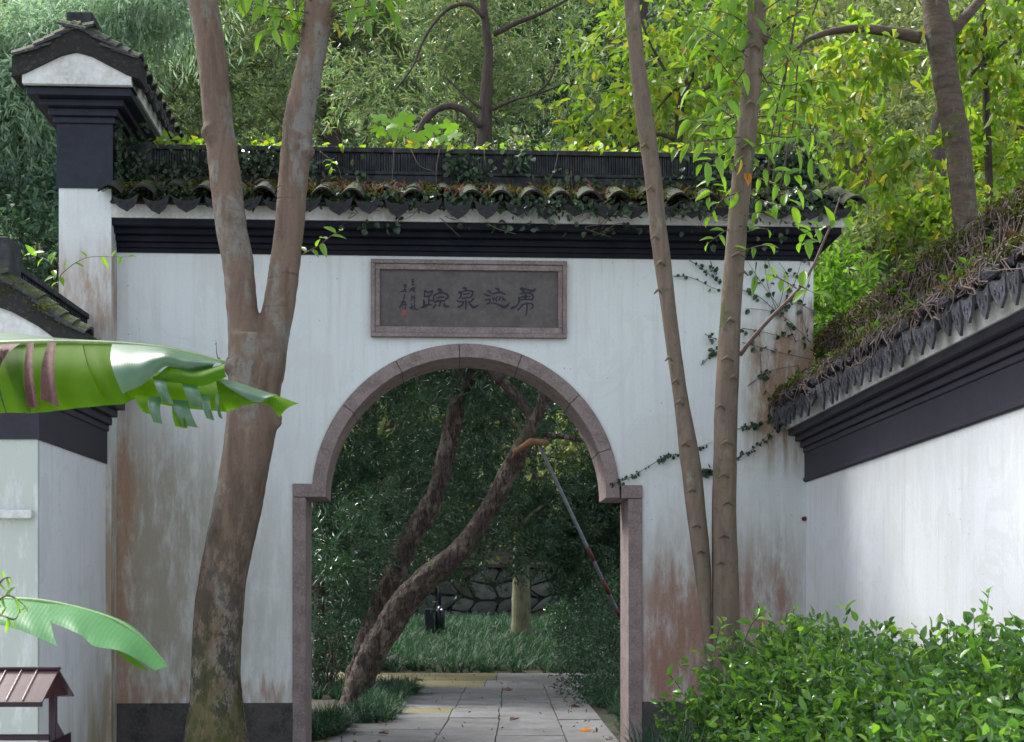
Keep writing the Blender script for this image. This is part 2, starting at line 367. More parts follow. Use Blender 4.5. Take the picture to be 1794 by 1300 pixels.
def roof_tiles(par, x0, x1, yf, ze, yb, zb, sp, mat, side=-1, T=.42, dripk=.6):
    """tiles from eave (yf,ze) up to (yb,zb), columns between x0 and x1; side -1 visible face, +1 back"""
    S = math.hypot(yb - yf, zb - ze); ang = math.atan2(zb - ze, yb - yf); n = max(1, round((x1 - x0) / sp)); sp = (x1 - x0) / n
    cov = arc_tile(sp * .80, sp * .25, .20, .014, True, mat, "cover_tile"); pan = arc_tile(sp * .92, sp * .22, .20, .012, False, mat, "pan_tile")
    drp = arc_tile(sp * .92, sp * .22, .20, .014, False, mat, "drip_tile", sp * dripk)
    rows = max(1, int(S / .13))
    for i in range(n + 1):
        for r in range(rows):
            for kind in (0, 1):
                if kind == 1 and i == n: continue
                if kind == 0 and random.random() < .10: continue
                x = x0 + sp * (i + (.5 if kind else 0)); s = r * (S - .16) / max(1, rows - 1) if rows > 1 else 0
                jit = lambda q: random.uniform(-q, q)
                s += jit(.006); z0 = (.018 if kind == 0 else -.002) + (rows - r) * .004
                y = yf + math.cos(ang) * s - math.sin(ang) * z0; z = ze + math.sin(ang) * s + math.cos(ang) * z0
                M = Matrix.Translation((x + jit(.008), y, z + jit(.004)))
                if side > 0:
                    M = Matrix.Translation((x, T - y, z)) @ Matrix.Rotation(math.pi, 4, 'Z')
                M = M @ Matrix.Rotation(ang + jit(.05), 4, 'X') @ Matrix.Rotation(jit(.09), 4, 'Y') @ Matrix.Rotation(jit(.09), 4, 'Z')
                me, nm = ((cov, "cover_tile") if kind == 0 else ((drp, "drip_tile") if r == 0 else (pan, "pan_tile")))
                if kind == 1 and r == 0:
                    M = M @ Matrix.Rotation(-ang + .12 + jit(.08), 4, 'X') @ Matrix.Rotation(jit(.09), 4, 'Y') @ Matrix.Diagonal((random.uniform(.92, 1.06), 1, random.uniform(.78, 1.1), 1))
                inst(nm, me, M, par)
def wall(par, L, T, zb, zc, zt, ce, rb, rt, e=.15, over=.24, sp=.18, plm=None, tile=None, body=True, end0=True, end1=True, bx0=None, back=False, cap_moss=None, gable=False, band=DARK, steps=4, z0=0.0, ridge_x0=0.0, tiles_x1=None, dripk=.6):
    """local frame: length +X, visible face at Y=0 looking -Y. ce = eave tile level"""
    if body: MB().box(0, L, 0, T, z0, zb).build("plaster_body", plm, par)
    MB().box(-.012 if end0 else 0, L + (.012 if end1 else 0), -.012, T + .012, zb, zc).build("dark_band", band, par)
    mb = MB(); prev = zc
    prof = [.02, .05, .10, .14, 1.0][-steps - 1:] if False else [.18, .34, .62, 1.0][:steps]
    hs = [.22, .26, .24, .28]
    tot = sum(hs[:steps])
    for q, h in zip(prof, hs):
        z1 = prev + (zt - zc) * h / tot; d = e * q
        mb.box(-d if end0 else 0, L + (d if end1 else 0), -d, T + d, prev + .0005, z1); prev = z1
    mb.build("cornice", band, par, bevel=.006)
    d = e + .012
    MB().box(-d if end0 else 0, L + (d if end1 else 0), -d, T + d, zt + .001, ce - .012).build("white_fascia", WHITE, par)
    # roof bed
    yf = -over; yb = T / 2 - .08
    bed = [(yf + .05, ce - .015), (T / 2, rb + .04), (T - yf - .05, ce - .015)]
    MB().prism(bed, 'x', -d - .02 if end0 else 0, L + (d + .02 if end1 else 0)).build("roof_bed", MORTAR, par)
    x0 = -d + sp * .46 if end0 else .02; x1 = L + (over - .06 if end1 else -.02)
    if tiles_x1: x1 = tiles_x1
    roof_tiles(par, x0, x1, yf, ce + .01, yb, rb, sp, tile, dripk=dripk)
    if back: roof_tiles(par, x0, x1, yf, ce + .01, yb, rb, sp * 1.01, tile, side=1, T=T)
    # ridge
    ra = ridge_x0; rbx = L
    h = rt - rb; c = T / 2
    MB().box(ra, rbx, c - .085, c + .085, rb - .04, rb + h * .38).build("ridge_base", RIDGE, par, bevel=.004)
    MB().box(ra, rbx, c - .098, c + .098, rb + h * .38, rb + h * .46).build("ridge_moulding", RIDGE, par, bevel=.008)
    mb = MB().box(ra, rbx, c - .06, c + .06, rb + h * .46, rt - .035)
    x = ra + .01
    while x < rbx - .012:
        g = random.uniform(-.006, .006); wdt = random.uniform(.009, .013)
        mb.box(x, x + wdt, c - .082 + g, c + .082 + g, rb + h * .47, rt - .037 + random.uniform(-.004, .004)); x += wdt + random.uniform(.004, .008)
    o = mb.build("ridge_tile_row", RIDGE, par); o["kind"] = "stuff"
    MB().box(ra - .01, rbx + .01, c - .1, c + .1, rt - .035, rt).build("ridge_cap", cap_moss or RIDGE, par, bevel=.006)
def gable_end(par, T, zt, ce, rt_peak, e, over, prof, vth, tile, nt=6):
    """white gable and dark verge with stepped verge tiles at local X = 0, facing -X. prof: half profile [(offset from axis, z)] of the verge top from axis outward"""
    c = T / 2; d = e + .012
    half = prof
    top = [(c - o, z) for o, z in reversed(half)] + [(c + o, z) for o, z in half[1:]]
    def lo(o, z):
        k = o / half[-1][0]; return z - vth * (1.0 - .15 * k)
    low = [(c - o, lo(o, z)) for o, z in reversed(half)] + [(c + o, lo(o, z)) for o, z in half[1:]]
    # gable: fascia level up to underside of verge
    def lo_at(o):
        for (o0, z0), (o1, z1) in zip(half[:-1], half[1:]):
            if o <= o1: return lo(o, z0 + (z1 - z0) * (o - o0) / (o1 - o0))
        return lo(*half[-1])
    w_ = T / 2 + d
    offs = [-w_, -w_ * .8, -w_ * .6, -w_ * .4, -w_ * .2, 0, w_ * .2, w_ * .4, w_ * .6, w_ * .8, w_]
    g = [(c - w_, zt + .001), (c + w_, zt + .001)] + [(c + o, lo_at(abs(o)) + .012) for o in offs[::-1]]
    MB().prism(g, 'x', -d - .04, -.02).build("gable", WHITE, par)
    mb = MB(); n = len(top); v = [(-d - .06, y, z) for y, z in top] + [(-d - .06, y, z) for y, z in low] + [(-.02, y, z) for y, z in top] + [(-.02, y, z) for y, z in low]
    f = []
    for i in range(n - 1):
        f += [(i, i + 1, n + i + 1, n + i)[::-1], (2*n + i, 2*n + i + 1, 3*n + i + 1, 3*n + i), (i, i + 1, 2*n + i + 1, 2*n + i), (n + i, n + i + 1, 3*n + i + 1, 3*n + i)[::-1]]
    f += [(0, n, 3*n, 2*n), (n - 1, 2*n - 1, 4*n - 1, 3*n - 1)[::-1]]
    mb.add(v, f).build("verge", MORTAR, par)
    tl = arc_tile(.17, .045, .19, .016, True, tile, "verge_tile")
    for s in (-1, 1):
        # walk along the half profile
        segs = [(Vector((half[i][0], half[i][1])), Vector((half[i+1][0], half[i+1][1]))) for i in range(len(half) - 1)]
        tot = sum((b - a).length for a, b in segs)
        for k in range(nt):
            q = tot * (k + .95) / nt; 
            for a, b in segs:
                l = (b - a).length
                if q <= l or (a, b) == segs[-1]: p = a + (b - a) * min(1.03, q / l); dr = (b - a).normalized(); break
                q -= l
            ang = math.atan2(-dr.y, dr.x)
            # tile lies with its length running up the slope
            M = Matrix.Translation((-d - .0 + random.uniform(-.01, .01), c + s * p.x, p.y + .004))
            M = M @ Matrix.Rotation(0 if s < 0 else math.pi, 4, 'Z') @ Matrix.Rotation(ang - .10, 4, 'X')
            inst("verge_tile", tl, M, par)
# ================================================================ SETTING: ground
def grid_ground(name, x0, x1, y0, y1, nx, ny, zf, mat):
    xs = np.linspace(x0, x1, nx + 1); ys = np.linspace(y0, y1, ny + 1); v = [(x, y, zf(x, y)) for y in ys for x in xs]
    f = [(j*(nx+1)+i, j*(nx+1)+i+1, (j+1)*(nx+1)+i+1, (j+1)*(nx+1)+i) for j in range(ny) for i in range(nx)]
    o = MB().add(v, f).build(name, mat, None, True); o["kind"] = "structure"; return o
def smooth(a, b, t):
    t = min(1, max(0, (t - a) / (b - a))); return t * t * (3 - 2 * t)
SOIL = simple("garden_soil", (.05,.042,.030), .95, .5, 3, .6, alt=(.03,.035,.016))
HILLM = simple("hill_soil", (.045,.055,.025), .95, .5, .8, .6, alt=(.02,.03,.012))
PAVE = simple("court_paving", (.26,.26,.25), .85, .3, 3, .3, alt=(.18,.18,.17))
SLAB = simple("path_slab", (.19,.188,.195), .6, .45, 2.6, .35, alt=(.115,.112,.105), spec=.4)
SLABM = simple("mossy_path_slab", (.17,.145,.04), .8, .4, 4, .3, alt=(.15,.145,.13), spec=.3)
def zf_front(x, y): return 0.0
grid_ground("courtyard_ground", -60, 60, -60, .2, 6, 6, zf_front, PAVE)
def zf_back(x, y):
    bed = .5 + .74 * smooth(22.5 - 10, 32 - 10, y)
    return bed + max(0, (y - 22.5)) * .95 * smooth(22.5, 26, y) * (1 if y < 60 else 1) + .5 * math.sin(x * .35) * smooth(26, 40, y)
grid_ground("garden_ground", -60, 60, .2, 80, 60, 90, zf_back, SOIL)
# steps up through the gate
st = tag(MB().box(gx(513), gx(1125), .0, .5, .002, .165).box(gx(513), gx(1125), .17, .75, .166, .33).box(gx(513), gx(1125), .34, 1.2, .331, .504).build("gate_steps", STONE, bevel=.01), kind="structure")
# path of slabs beyond the gate (laid in the direction one looks)
PT = thing("garden_path", None, None); PT["kind"] = "structure"
def cam_xz(x, d, z): return EYE + RT * x + FW * d + Vector((0, 0, z - 1.6))
def slab(x0, x1, d0, d1, mat=SLAB, z=.5):
    g = .0045; a = [cam_xz(x0 + g, d0 + g, z), cam_xz(x1 - g, d0 + g, z), cam_xz(x1 - g, d1 - g, z), cam_xz(x0 + g, d1 - g, z)]
    h = random.uniform(.028, .036); tl = [random.uniform(-.0015, .0015) for _ in a]
    v = [(p.x, p.y, z + .002) for p in a] + [(p.x, p.y, z + h + t) for p, t in zip(a, tl)]
    MB().add(v, [(3,2,1,0),(4,5,6,7),(0,1,5,4),(1,2,6,5),(2,3,7,6),(3,0,4,7)]).build("slab", mat, PT, bevel=.004)
cols = [-2.05, -1.48, -.62, -.13, .44]
rows = [10.9, 11.25, 11.9, 12.5, 13.2, 13.8, 14.5, 15.2, 16.0, 16.9, 17.9, 19.2]
for i, (d0, d1) in enumerate(zip(rows[:-1], rows[1:])):
    sh = random.uniform(-.014, .014)
    for c0, c1 in zip(cols[:-1], cols[1:]):
        if c0 < -1.9 and d0 > 12.6: continue
        slab(c0 + (sh if c0 > -1.4 else 0), c1 + (sh if c1 < .3 and c1 > -1.4 else 0), d0, d1, SLABM if (c0 < -.9 and random.random() < .3) else SLAB)
for d0, d1 in ((10.9, 12.1), (12.1, 13.6), (13.6, 15.1), (15.1, 17.0), (17.0, 19.2)): slab(.44, .86, d0, d1)
for d0, d1 in ((19.2, 21.1), (21.1, 23.3)):
    x = -5.2 + random.uniform(0, .4)
    while x < 5:
        wd = random.uniform(.95, 1.35); slab(x, x + wd, d0, d1, SLABM if x + wd/2 < -.1 and x > -2.9 else SLAB); x += wd
# ================================================================ GATE WALL
GZ = lambda px, py, y=0: aty(px, py, y)
XL, XR = gx(205), gx(1425); T = .42
S_ = GZ(817.5, 872); cx, cz = S_.x, S_.z; sc_ = (GZ(917.5, 872).x - cx) / 100
RI, RO = 245 * sc_, 269 * sc_
GX = lambda px: gx(px)
gateP = plaster("gate_plaster", [
    ((.47,.48,.45), .6, XL, XR, .3, .9, 2.4, .7, 0),
    ((.27,.19,.09), .95, XL - .1, GX(300), .35, 1.05, 2.75, .35, 0),      # ochre damp by the left corner
    ((.33,.30,.24), .95, XL - .1, GX(420), .5, .9, 2.7, .5, 0),
    ((.33,.19,.12), .9, XL - .1, GX(236), .06, .5, 2.9, .4, 0),
    ((.30,.17,.11), .8, XL, GX(520), .1, .88, 1.06, .06, 0),
    ((.28,.12,.08), 1.0, GX(1126), GX(1300), .12, .80, 1.62, .35, 0),
    ((.29,.17,.12), .95, GX(1126), GX(1400), .15, .9, 2.0, .35, 0),
    ((.17,.10,.06), 1.25, GX(1375), XR + .4, .12, 3.0, 3.72, .16, 0),
    ((.30,.20,.13), 1.2, GX(1310), XR + .4, .14, 2.7, 3.6, .22, 0)], dirt=.5)
G = thing("gate_wall", "tall white gate wall with black cornice and tiled top around the round arch", "wall", (XL, 0, 0))
def L_(x): return x - XL
arcN = 40
arc = lambda r, a: (cx + r * math.cos(a), cz + r * math.sin(a))
zsh = GZ(817, 849).z
ash = math.asin((zsh - cz) / RO)
out = [(XL, 0), (GX(513), 0), (GX(513), zsh)]
out += [arc(RO, math.pi - ash - (math.pi - 2 * ash) * i / arcN) for i in range(arcN + 1)]
out += [(GX(1125), zsh), (GX(1125), 0), (XR, 0), (XR, 4.067), (XL, 4.067)]
MB().prism([(L_(x), z) for x, z in out], 'y', 0, T).build("plaster_body", gateP, G)
# stone frame
def fr(pts, nm): return MB().prism([(L_(x), z) for x, z in pts], 'y', -.018, T + .018).build(nm, STONE, G, bevel=.004)
segs = [0, .33, .74, 1.2, 1.62, 2.05, 2.5, math.pi]
for a0, a1 in zip(segs[:-1], segs[1:]):
    n = 9; g = .0016; p = [arc(RI, a0 + g + (a1 - a0 - 2*g) * i / n) for i in range(n + 1)] + [arc(RO, a1 - g - (a1 - a0 - 2*g) * i / n) for i in range(n + 1)]
    fr(p, "arch_stone")
for a, b, c in ((513, 548, 536), (1088, 1125, 1100)):
    fr([(GX(a), cz), (GX(b), cz), (GX(b), zsh), (GX(a), zsh)], "shoulder_stone")
for a, b in ((513, 536), (1100.5, 1124.5)):
    fr([(GX(a), 0), (GX(b), 0), (GX(b), cz - .004), (GX(a), cz - .004)], "jamb_stone")
zd = GZ(300, 1232).z
MB().box(0, L_(GX(513)) - .002, -.012, .0, 0, zd).build("dado", DADO, G); MB().box(L_(GX(1125)) + .002, L_(XR), -.012, .0, 0, zd).build("dado", DADO, G)
wall(G, XR - XL, T, 4.067, 4.098, 4.264, 4.372, 4.555, 4.862, e=.16, over=.27, sp=.2, tile=TILE, body=False, end0=False, end1=True, band=DARKW)
MB().box(XR - XL - .10, XR - XL + .012, T/2 - .11, T/2 + .11, 4.52, 4.845).build("ridge_end", RIDGE, G, bevel=.01)
MB().box(.0, .22, T/2 - .115, T/2 + .11, 4.52, 4.875).build("ridge_end", RIDGE, G, bevel=.01)
# ================================================================ TOWER WALL (left, runs back)
TWP = plaster("tower_plaster", [((.32,.19,.12), .85, -9, 9, .1, 3.35, 4.0, .25, 0), ((.32,.22,.12), .9, -9, 9, .1, -.5, 2.6, .4, 0)], dirt=.5)
p0 = aty(195, 900, -.17); TT = (aty(195, 900, -.17).x - aty(103, 900, -.17).x)
TW = thing("end_wall", "tall narrow white wall end with black upper pillar under its own small gable roof", "wall", (p0.x, -.17, 0), rot=R(90))
wall(TW, 4.2, TT, 4.459, 4.895, 5.088, 5.20, 5.37, 5.50, e=.17, over=.235, sp=.17, plm=TWP, tile=TILE_M, back=True)
gable_end(TW, TT, 5.088, 5.20, 5.46, .17, .24, [(0, 5.462), (.10, 5.43), (.22, 5.362), (.33, 5.30), (.42, 5.262)], .165, TILE_M, 6)
MB().box(-.16, .12, TT/2 - .088, TT/2 + .088, 5.44, 5.60).build("ridge_end", RIDGE, TW, bevel=.012)
# ================================================================ LEFT WALL
f0 = at(66, 900, 8.3); dirL = (FW + RT * (-7 / F)).normalized(); rotL = math.atan2(dirL.y, dirL.x)
LL_ = (-.17 - f0.y) / dirL.y
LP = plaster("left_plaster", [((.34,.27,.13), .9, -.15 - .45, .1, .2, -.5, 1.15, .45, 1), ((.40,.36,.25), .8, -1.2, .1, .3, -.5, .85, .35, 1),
    ((.30,.27,.13), .6, f0.y - .3, f0.y - .005, .01, -.5, 1.3, .5, 1), ((.50,.55,.50), 1.3, -9, f0.y + .03, .002, -9, 9, .5, 1)], base=(.78,.81,.84), dirt=.25, specks=False)  # last box on end face: greenish dirt with shade put into the colour
LW = thing("left_wall", "low white wall at left behind the large banana leaf, with mossy gable end facing front", "wall", (f0.x, f0.y, 0), rot=rotL)
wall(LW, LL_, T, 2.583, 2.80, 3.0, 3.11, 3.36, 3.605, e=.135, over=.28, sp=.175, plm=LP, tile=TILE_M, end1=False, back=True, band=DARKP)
gable_end(LW, T, 3.0, 3.11, 3.5, .135, .28, [(0, 3.50), (.12, 3.455), (.28, 3.36), (.44, 3.235), (.56, 3.165)], .17, TILE_M, 8)
MB().box(-.19, .02, T/2 - .11, T/2 + .11, 3.45, 3.72).build("ridge_end", RIDGE, LW, bevel=.012)
MB().box(-.21, .03, T/2 - .13, T/2 + .13, 3.44, 3.475).build("ridge_end_foot", MORTAR, LW, bevel=.01)
MB().box(-.05, -.003, .02, T - .02, 2.12, 2.17).build("ledge", WHITE, LW, bevel=.008)
# ================================================================ RIGHT WALL
x5 = gx(1412)
RP = plaster("right_plaster", [((.55,.55,.50), .5, -20, 1, .5, -.5, 1.5, .4, 1), ((.60,.61,.60), .5, -20, 1, .4, 2.28, 2.7, .14, 1)], base=(.76,.78,.82), dirt=.22, specks=True)
RW = thing("right_wall", "long low white wall at right under a tiled roof matted with dead vines", "wall", (x5, -.0015, 0), rot=R(-90))
wall(RW, 9.0, T, 2.493, 2.70, 2.868, 2.985, 3.22, 3.535, e=.13, over=.235, sp=.165, plm=RP, tile=TILE_R, end0=False, band=DARKP, dripk=.95)
MB().box(.0, 9.0, -.022, -.013, 2.50, 2.525).build("band_moulding", DARKP, RW, bevel=.003)
# ================================================================ PLANT MATERIALS
L_POD = leafmat("podocarp_leaf", [(.035,.085,.032), (.05,.11,.045), (.028,.07,.035), (.06,.12,.07)], .22, .28, (1.6,2.0,.7))
L_POD2 = leafmat("dark_evergreen_leaf", [(.035,.080,.045), (.050,.11,.055), (.030,.07,.05), (.085,.15,.09)], .2, .28, (1.4,1.8,.8))
L_MID = leafmat("evergreen_leaf", [(.11,.17,.08), (.14,.22,.12), (.08,.13,.07), (.22,.29,.15), (.42,.48,.38), (.15,.22,.13), (.33,.40,.21), (.27,.21,.14), (.12,.20,.13)], .42, .27, (1.5,1.7,.8), vary=.45)  # palest greys put sky glints into the leaf colour
L_YEL = leafmat("autumn_leaf", [(.18,.28,.04), (.26,.35,.05), (.14,.23,.04), (.34,.38,.06), (.20,.30,.045), (.23,.33,.06), (.15,.25,.04), (.48,.38,.06), (.21,.31,.05), (.17,.27,.05)], .48, .38, (1.5,1.75,.7), vary=.2)
L_YG = leafmat("yellow_green_leaf", [(.15,.20,.09), (.22,.27,.14), (.10,.14,.07), (.32,.36,.20), (.36,.36,.15), (.17,.22,.13), (.42,.44,.32)], .42, .34, (1.5,1.65,.8), vary=.35)
L_WEEP = leafmat("weeping_leaf", [(.27,.40,.30), (.35,.48,.38), (.20,.31,.22), (.44,.54,.42), (.30,.42,.25)], .5, .45, (1.25,1.35,1.0), vary=.4)
L_FRESH = leafmat("fresh_leaf", [(.10,.21,.03), (.08,.18,.03), (.13,.26,.04), (.07,.15,.03)], .5, .33, (1.8,1.9,.5))
L_HEDGE = leafmat("hedge_leaf", [(.065,.15,.05), (.045,.105,.045), (.11,.24,.05), (.035,.08,.04), (.19,.32,.06), (.075,.17,.07), (.15,.27,.05), (.05,.12,.05), (.12,.24,.06)], .34, .17, (1.7,1.9,.6), vary=.25)
L_HEDGE1 = leafmat("hedge_leaf_single", [(.09,.21,.04), (.17,.33,.05), (.07,.17,.04), (.24,.40,.05)], .38, .22, (1.8,2.0,.5), vary=.1, veins='object')
L_SPR1 = leafmat("sprig_leaf_single", [(.17,.33,.04), (.11,.22,.04), (.24,.42,.05), (.15,.29,.04)], .5, .33, (1.9,2.0,.5), vary=.1, veins='object')
L_IVY = leafmat("ivy_leaf", [(.03,.06,.03), (.045,.09,.045), (.025,.05,.028), (.07,.12,.07)], .2, .32)
L_IVYB = leafmat("bright_ivy_leaf", [(.20,.32,.04), (.28,.38,.05), (.14,.26,.04), (.20,.33,.04), (.24,.36,.05), (.42,.24,.04), (.17,.30,.05)], .45, .4, (1.6,1.7,.5), vary=.1)
L_DRY = leafmat("dry_leaf", [(.10,.055,.035), (.22,.10,.05), (.07,.045,.035), (.32,.20,.15), (.16,.09,.05)], .15, .6, (1.2,1,.8), vary=.1)
L_DRYG = leafmat("grey_dry_leaf", [(.09,.07,.06), (.15,.11,.085), (.06,.05,.045), (.20,.16,.14), (.13,.12,.07), (.16,.07,.04)], .1, .7, (1.2,1,.8), vary=.1)
L_GRASS = leafmat("lilyturf_blade", [(.026,.075,.042), (.036,.095,.055), (.022,.06,.036), (.05,.115,.065)], .25, .6, (1.4,1.7,.8))
L_MAPLE = leafmat("sprout_leaf", [(.22,.42,.05), (.19,.38,.05), (.26,.45,.06)], .55, .4, (1.6,1.7,.5), vary=.05)
L_ORANGE = leafmat("orange_leaf", [(.50,.18,.02), (.55,.24,.03)], .5, .4, (1.5,1.2,.6), vary=.05)
L_YELLOW1 = leafmat("yellow_leaf", [(.50,.38,.03), (.42,.36,.03)], .5, .4, (1.5,1.4,.6), vary=.05)
B_V = barkmat_v("brown_bark")
B_S = barkmat("smooth_bark", (.185,.145,.108), (.135,.103,.08), (.22,.21,.16), .1, .2, False, .8, bump=.3)
B_O = barkmat("old_bark", (.115,.086,.072), (.022,.018,.017), (.22,.18,.145), .5, .25, False, 1.8, bump=1.0)
B_D = barkmat("dark_bark", (.085,.065,.055), (.05,.04,.035), (.12,.12,.10), .1, .2, False)
B_T = simple("twig_bark", (.10,.07,.055), .8, .4, 20, .2)
# ================================================================ FAR HILL (one mass)
def scatter_hill(name, n, x0, x1, y0, y1, L, W, mat, hgt):
    K = n // 30; X = rng.uniform(x0, x1, K); Y = rng.uniform(y0, y1, K)
    Zb = np.array([zf_back(a, b) for a, b in zip(X, Y)]); lump = 1.2 * np.sin(X * .9 + Y * .4) * np.cos(Y * .7 - X * .3) + .8 * np.sin(X * 2.3)
    C0 = np.stack([X, Y, Zb + hgt * rng.uniform(.1, 1, K) + lump], 1); ci = np.repeat(np.arange(K), 30); m = K * 30
    P = C0[ci] + rng.normal(size=(m, 3)) * .55; D = nrm(rng.normal(size=(m, 3)) + np.array([0, -.3, .1])); N = nrm(rng.normal(size=(m, 3)) + np.array([0, -.2, .9]))
    V, Fq = leaf_arrays(P, D, N, L * rng.uniform(.6, 1.3, m), W * rng.uniform(.6, 1.3, m), 'rhomb'); return np_obj(name, V, Fq, mat)
o = scatter_hill("hillside_woodland", 90000, -26, 26, 27, 58, .42, .17, L_MID, 3.2); o["kind"] = "stuff"; o["label"] = "dense green woodland covering the hillside behind everything"
o = scatter_hill("hillside_undergrowth", 30000, -4, 22, 24.5, 36, .30, .13, L_YG, 1.6); o["label"] = "yellowish undergrowth on the slope at right"
# ================================================================ BACKGROUND TREES
def px_lobes(rows):
    """(px, py, depth, rx, ry, rz)"""
    return [(at(a, b, d), (rx, ry, rz)) for a, b, d, rx, ry, rz in rows]
def bg_tree(label, group, rows, n, lmat, trunks, bark, name="tree", tmpl='rhomb', extra=None, **k):
    base = trunks[0][0][0]; t = thing(name, label, "tree", (base.x, base.y, zf_back(base.x, base.y)), group)
    off = -Vector(t.location)
    for i, (pts, rad) in enumerate(trunks):
        o = MB().tube([p + off for p in pts], rad, 9 if max(rad) > .05 else 5, .05).build("trunk" if i == 0 else "branch", bark, t, True)
    lobes = [(c + off, r) for c, r in px_lobes(rows)]
    if n: crown_obj("crown", lobes, n, lmat, t, tmpl, **k)
    return t
def down(pts, rad, grow=1.25):
    """continue a trunk down to the ground"""
    p = pts[0]; g = Vector((p.x, p.y, zf_back(p.x, p.y) - .1)); return [g] + pts, [rad[0] * grow] + rad
def limb(rows, depth): return limb_px(rows, depth=depth)
specs = [  # px, depth, lean px, label, leaf, lobes
 (505, 24.5, 60, "thin leaning evergreen just left of the forked tree's right limb, behind the gate ridge", L_MID, [(470,60,1.5),(400,130,1.3),(560,150,1.4),(520,-20,1.5)]),
 (560, 25, 40, "slim evergreen seen between the forked tree and the bright seedlings, behind the ridge", L_MID, [(640,60,1.5),(620,190,1.3),(700,-30,1.5),(720,120,1.2)]),
 (1112, 26, -60, "evergreen right of the dark central trunk, behind the gate ridge", L_POD, [(1000,150,1.6),(1060,60,1.5),(930,70,1.4),(1090,190,1.2)]),
 (300, 23, 15, "bushy evergreen with reddish tips right of the small gable roof", L_MID, [(300,130,1.4),(370,220,1.3),(330,40,1.4),(420,210,1.3),(280,200,1.1)]),
 (640, 27, 8, "far evergreen filling the gap behind the central dark trunk", L_POD, [(800,100,1.7),(690,150,1.7),(900,140,1.7),(800,-20,1.8)]),
]
for px, dp, lean, lab, lm, lobs in specs:
    tr = down(*limb([(px-6,px+6,250), (px-4+lean*.4,px+5+lean*.4,150), (px-3+lean*.8,px+4+lean*.8,60), (px-3+lean,px+3+lean,-20)], dp))
    brs = []
    for q, (a, b, r) in enumerate(lobs):
        y0 = 120 + 30 * q; x0 = px + lean * (250 - y0) / 270
        brs.append(limb([(x0-2.5,x0+2.5,y0), ((x0+a)/2-2,(x0+a)/2+2,(y0+b)/2+10), (a-1,a+1,b)], dp))
    for q in range(9):   # thin dark twigs that show between the leaves
        y0 = random.uniform(40, 240); x0 = px + lean * (250 - y0) / 270; sx_ = random.choice((-1, 1)); ex = x0 + sx_ * random.uniform(50, 150); ey = y0 - random.uniform(10, 110)
        brs.append(limb([(x0-1.6,x0+1.6,y0), ((x0+ex)/2-1.2,(x0+ex)/2+1.2,(y0+ey)/2+random.uniform(-20,20)), (ex-.7,ex+.7,ey)], dp - .8))
    bg_tree(lab, "evergreens behind the gate wall", [(a, b, dp + .4, r*1.2, r, r) for a, b, r in lobs], 19000, lm, [tr] + brs, B_D, per=18, L=.14, W=.028, spread=.28, up=.1)
# dark evergreens seen through the arch (deep shade)
arch = [
 (560, 19, "dark evergreen at the left inside the arch", [(560,800,1.1),(620,740,1.1),(560,930,1.0),(640,880,1.0),(600,1000,.8),(540,660,1.2)]),
 (905, 21, "dark evergreen behind the pale post-like trunk through the arch", [(850,750,1.3),(900,860,1.1),(860,930,1.0),(960,930,.9),(800,660,1.3),(930,650,1.3)]),
 (655, 23, "dark evergreen behind the two leaning trunks through the arch", [(720,720,1.5),(720,880,1.3),(660,960,1.1),(760,960,1.1),(800,840,1.2)]),
 (1090, 22, "dark evergreen at the right inside the arch", [(1080,950,1.1),(1060,1010,.8),(1100,860,.9),(1010,930,.9)]),
]
for px, dp, lab, lobs in arch:
    if px == 905: tr = down(*limb([(894,932,1105), (896,931,1080), (897,930,1050), (898,929,1010), (900,926,950), (900,920,860), (898,914,700)], 28)); bk = barkmat("pale_mossy_bark", (.20,.19,.12), (.11,.11,.06), (.3,.28,.2), .2, .3, False); dd = 28
    else: tr = down(*limb([(px-9,px+9,1050), (px-8,px+8,900), (px-6,px+6,740), (px-4,px+4,600)], dp)); bk = B_D; dd = dp
    brs = [limb([(px-4,px+4,min(b+90,930)), ((px+a)/2-3,(px+a)/2+3,min(b+40,900)), (a-2,a+2,min(b,880))], dp) for a, b, r in lobs]
    bg_tree(lab, "dark evergreens through the arch", [(a, b, dp + .3, r, r, r * .75) for a, b, r in lobs], 24000, L_POD2, [tr] + brs, bk, per=26, L=.115, W=.022, spread=.26, up=.3)
# yellow-lit small tree beyond, right side of arch
bg_tree("sunlit yellow-green shrubby tree at the right edge inside the arch", None, [(1020,760,27,.8,.8,.7), (1060,830,27,.9,.8,.8), (1040,900,27,.7,.8,.6), (1075,740,27,.6,.6,.5)], 5200, L_YG,
    [down(*limb([(1046,1056,990), (1044,1052,900), (1040,1046,780)], 27))], B_D, tmpl='oval', per=14, L=.15, W=.07, spread=.3)
# high canopy that shades the garden behind the gate
bg_tree("tall evergreen whose crown closes over the garden, behind the gate at left", "tall canopy trees over the garden", [(560,-260,24,2.4,2.4,1.2), (760,-330,23,2.4,2.4,1.2)], 9000, L_POD, [down(*limb([(560,600,250,24.5), (565,600,0,24.5), (600,630,-300,22)], 24))], B_D, per=22, L=.16, W=.04, spread=.4)
bg_tree("tall evergreen whose crown closes over the garden, behind the gate at right", "tall canopy trees over the garden", [(1100,-300,24,2.4,2.4,1.2)], 6000, L_POD, [down(*limb([(1110,1140,250), (1105,1135,0), (1090,1110,-300)], 24))], B_D, per=22, L=.16, W=.04, spread=.4)
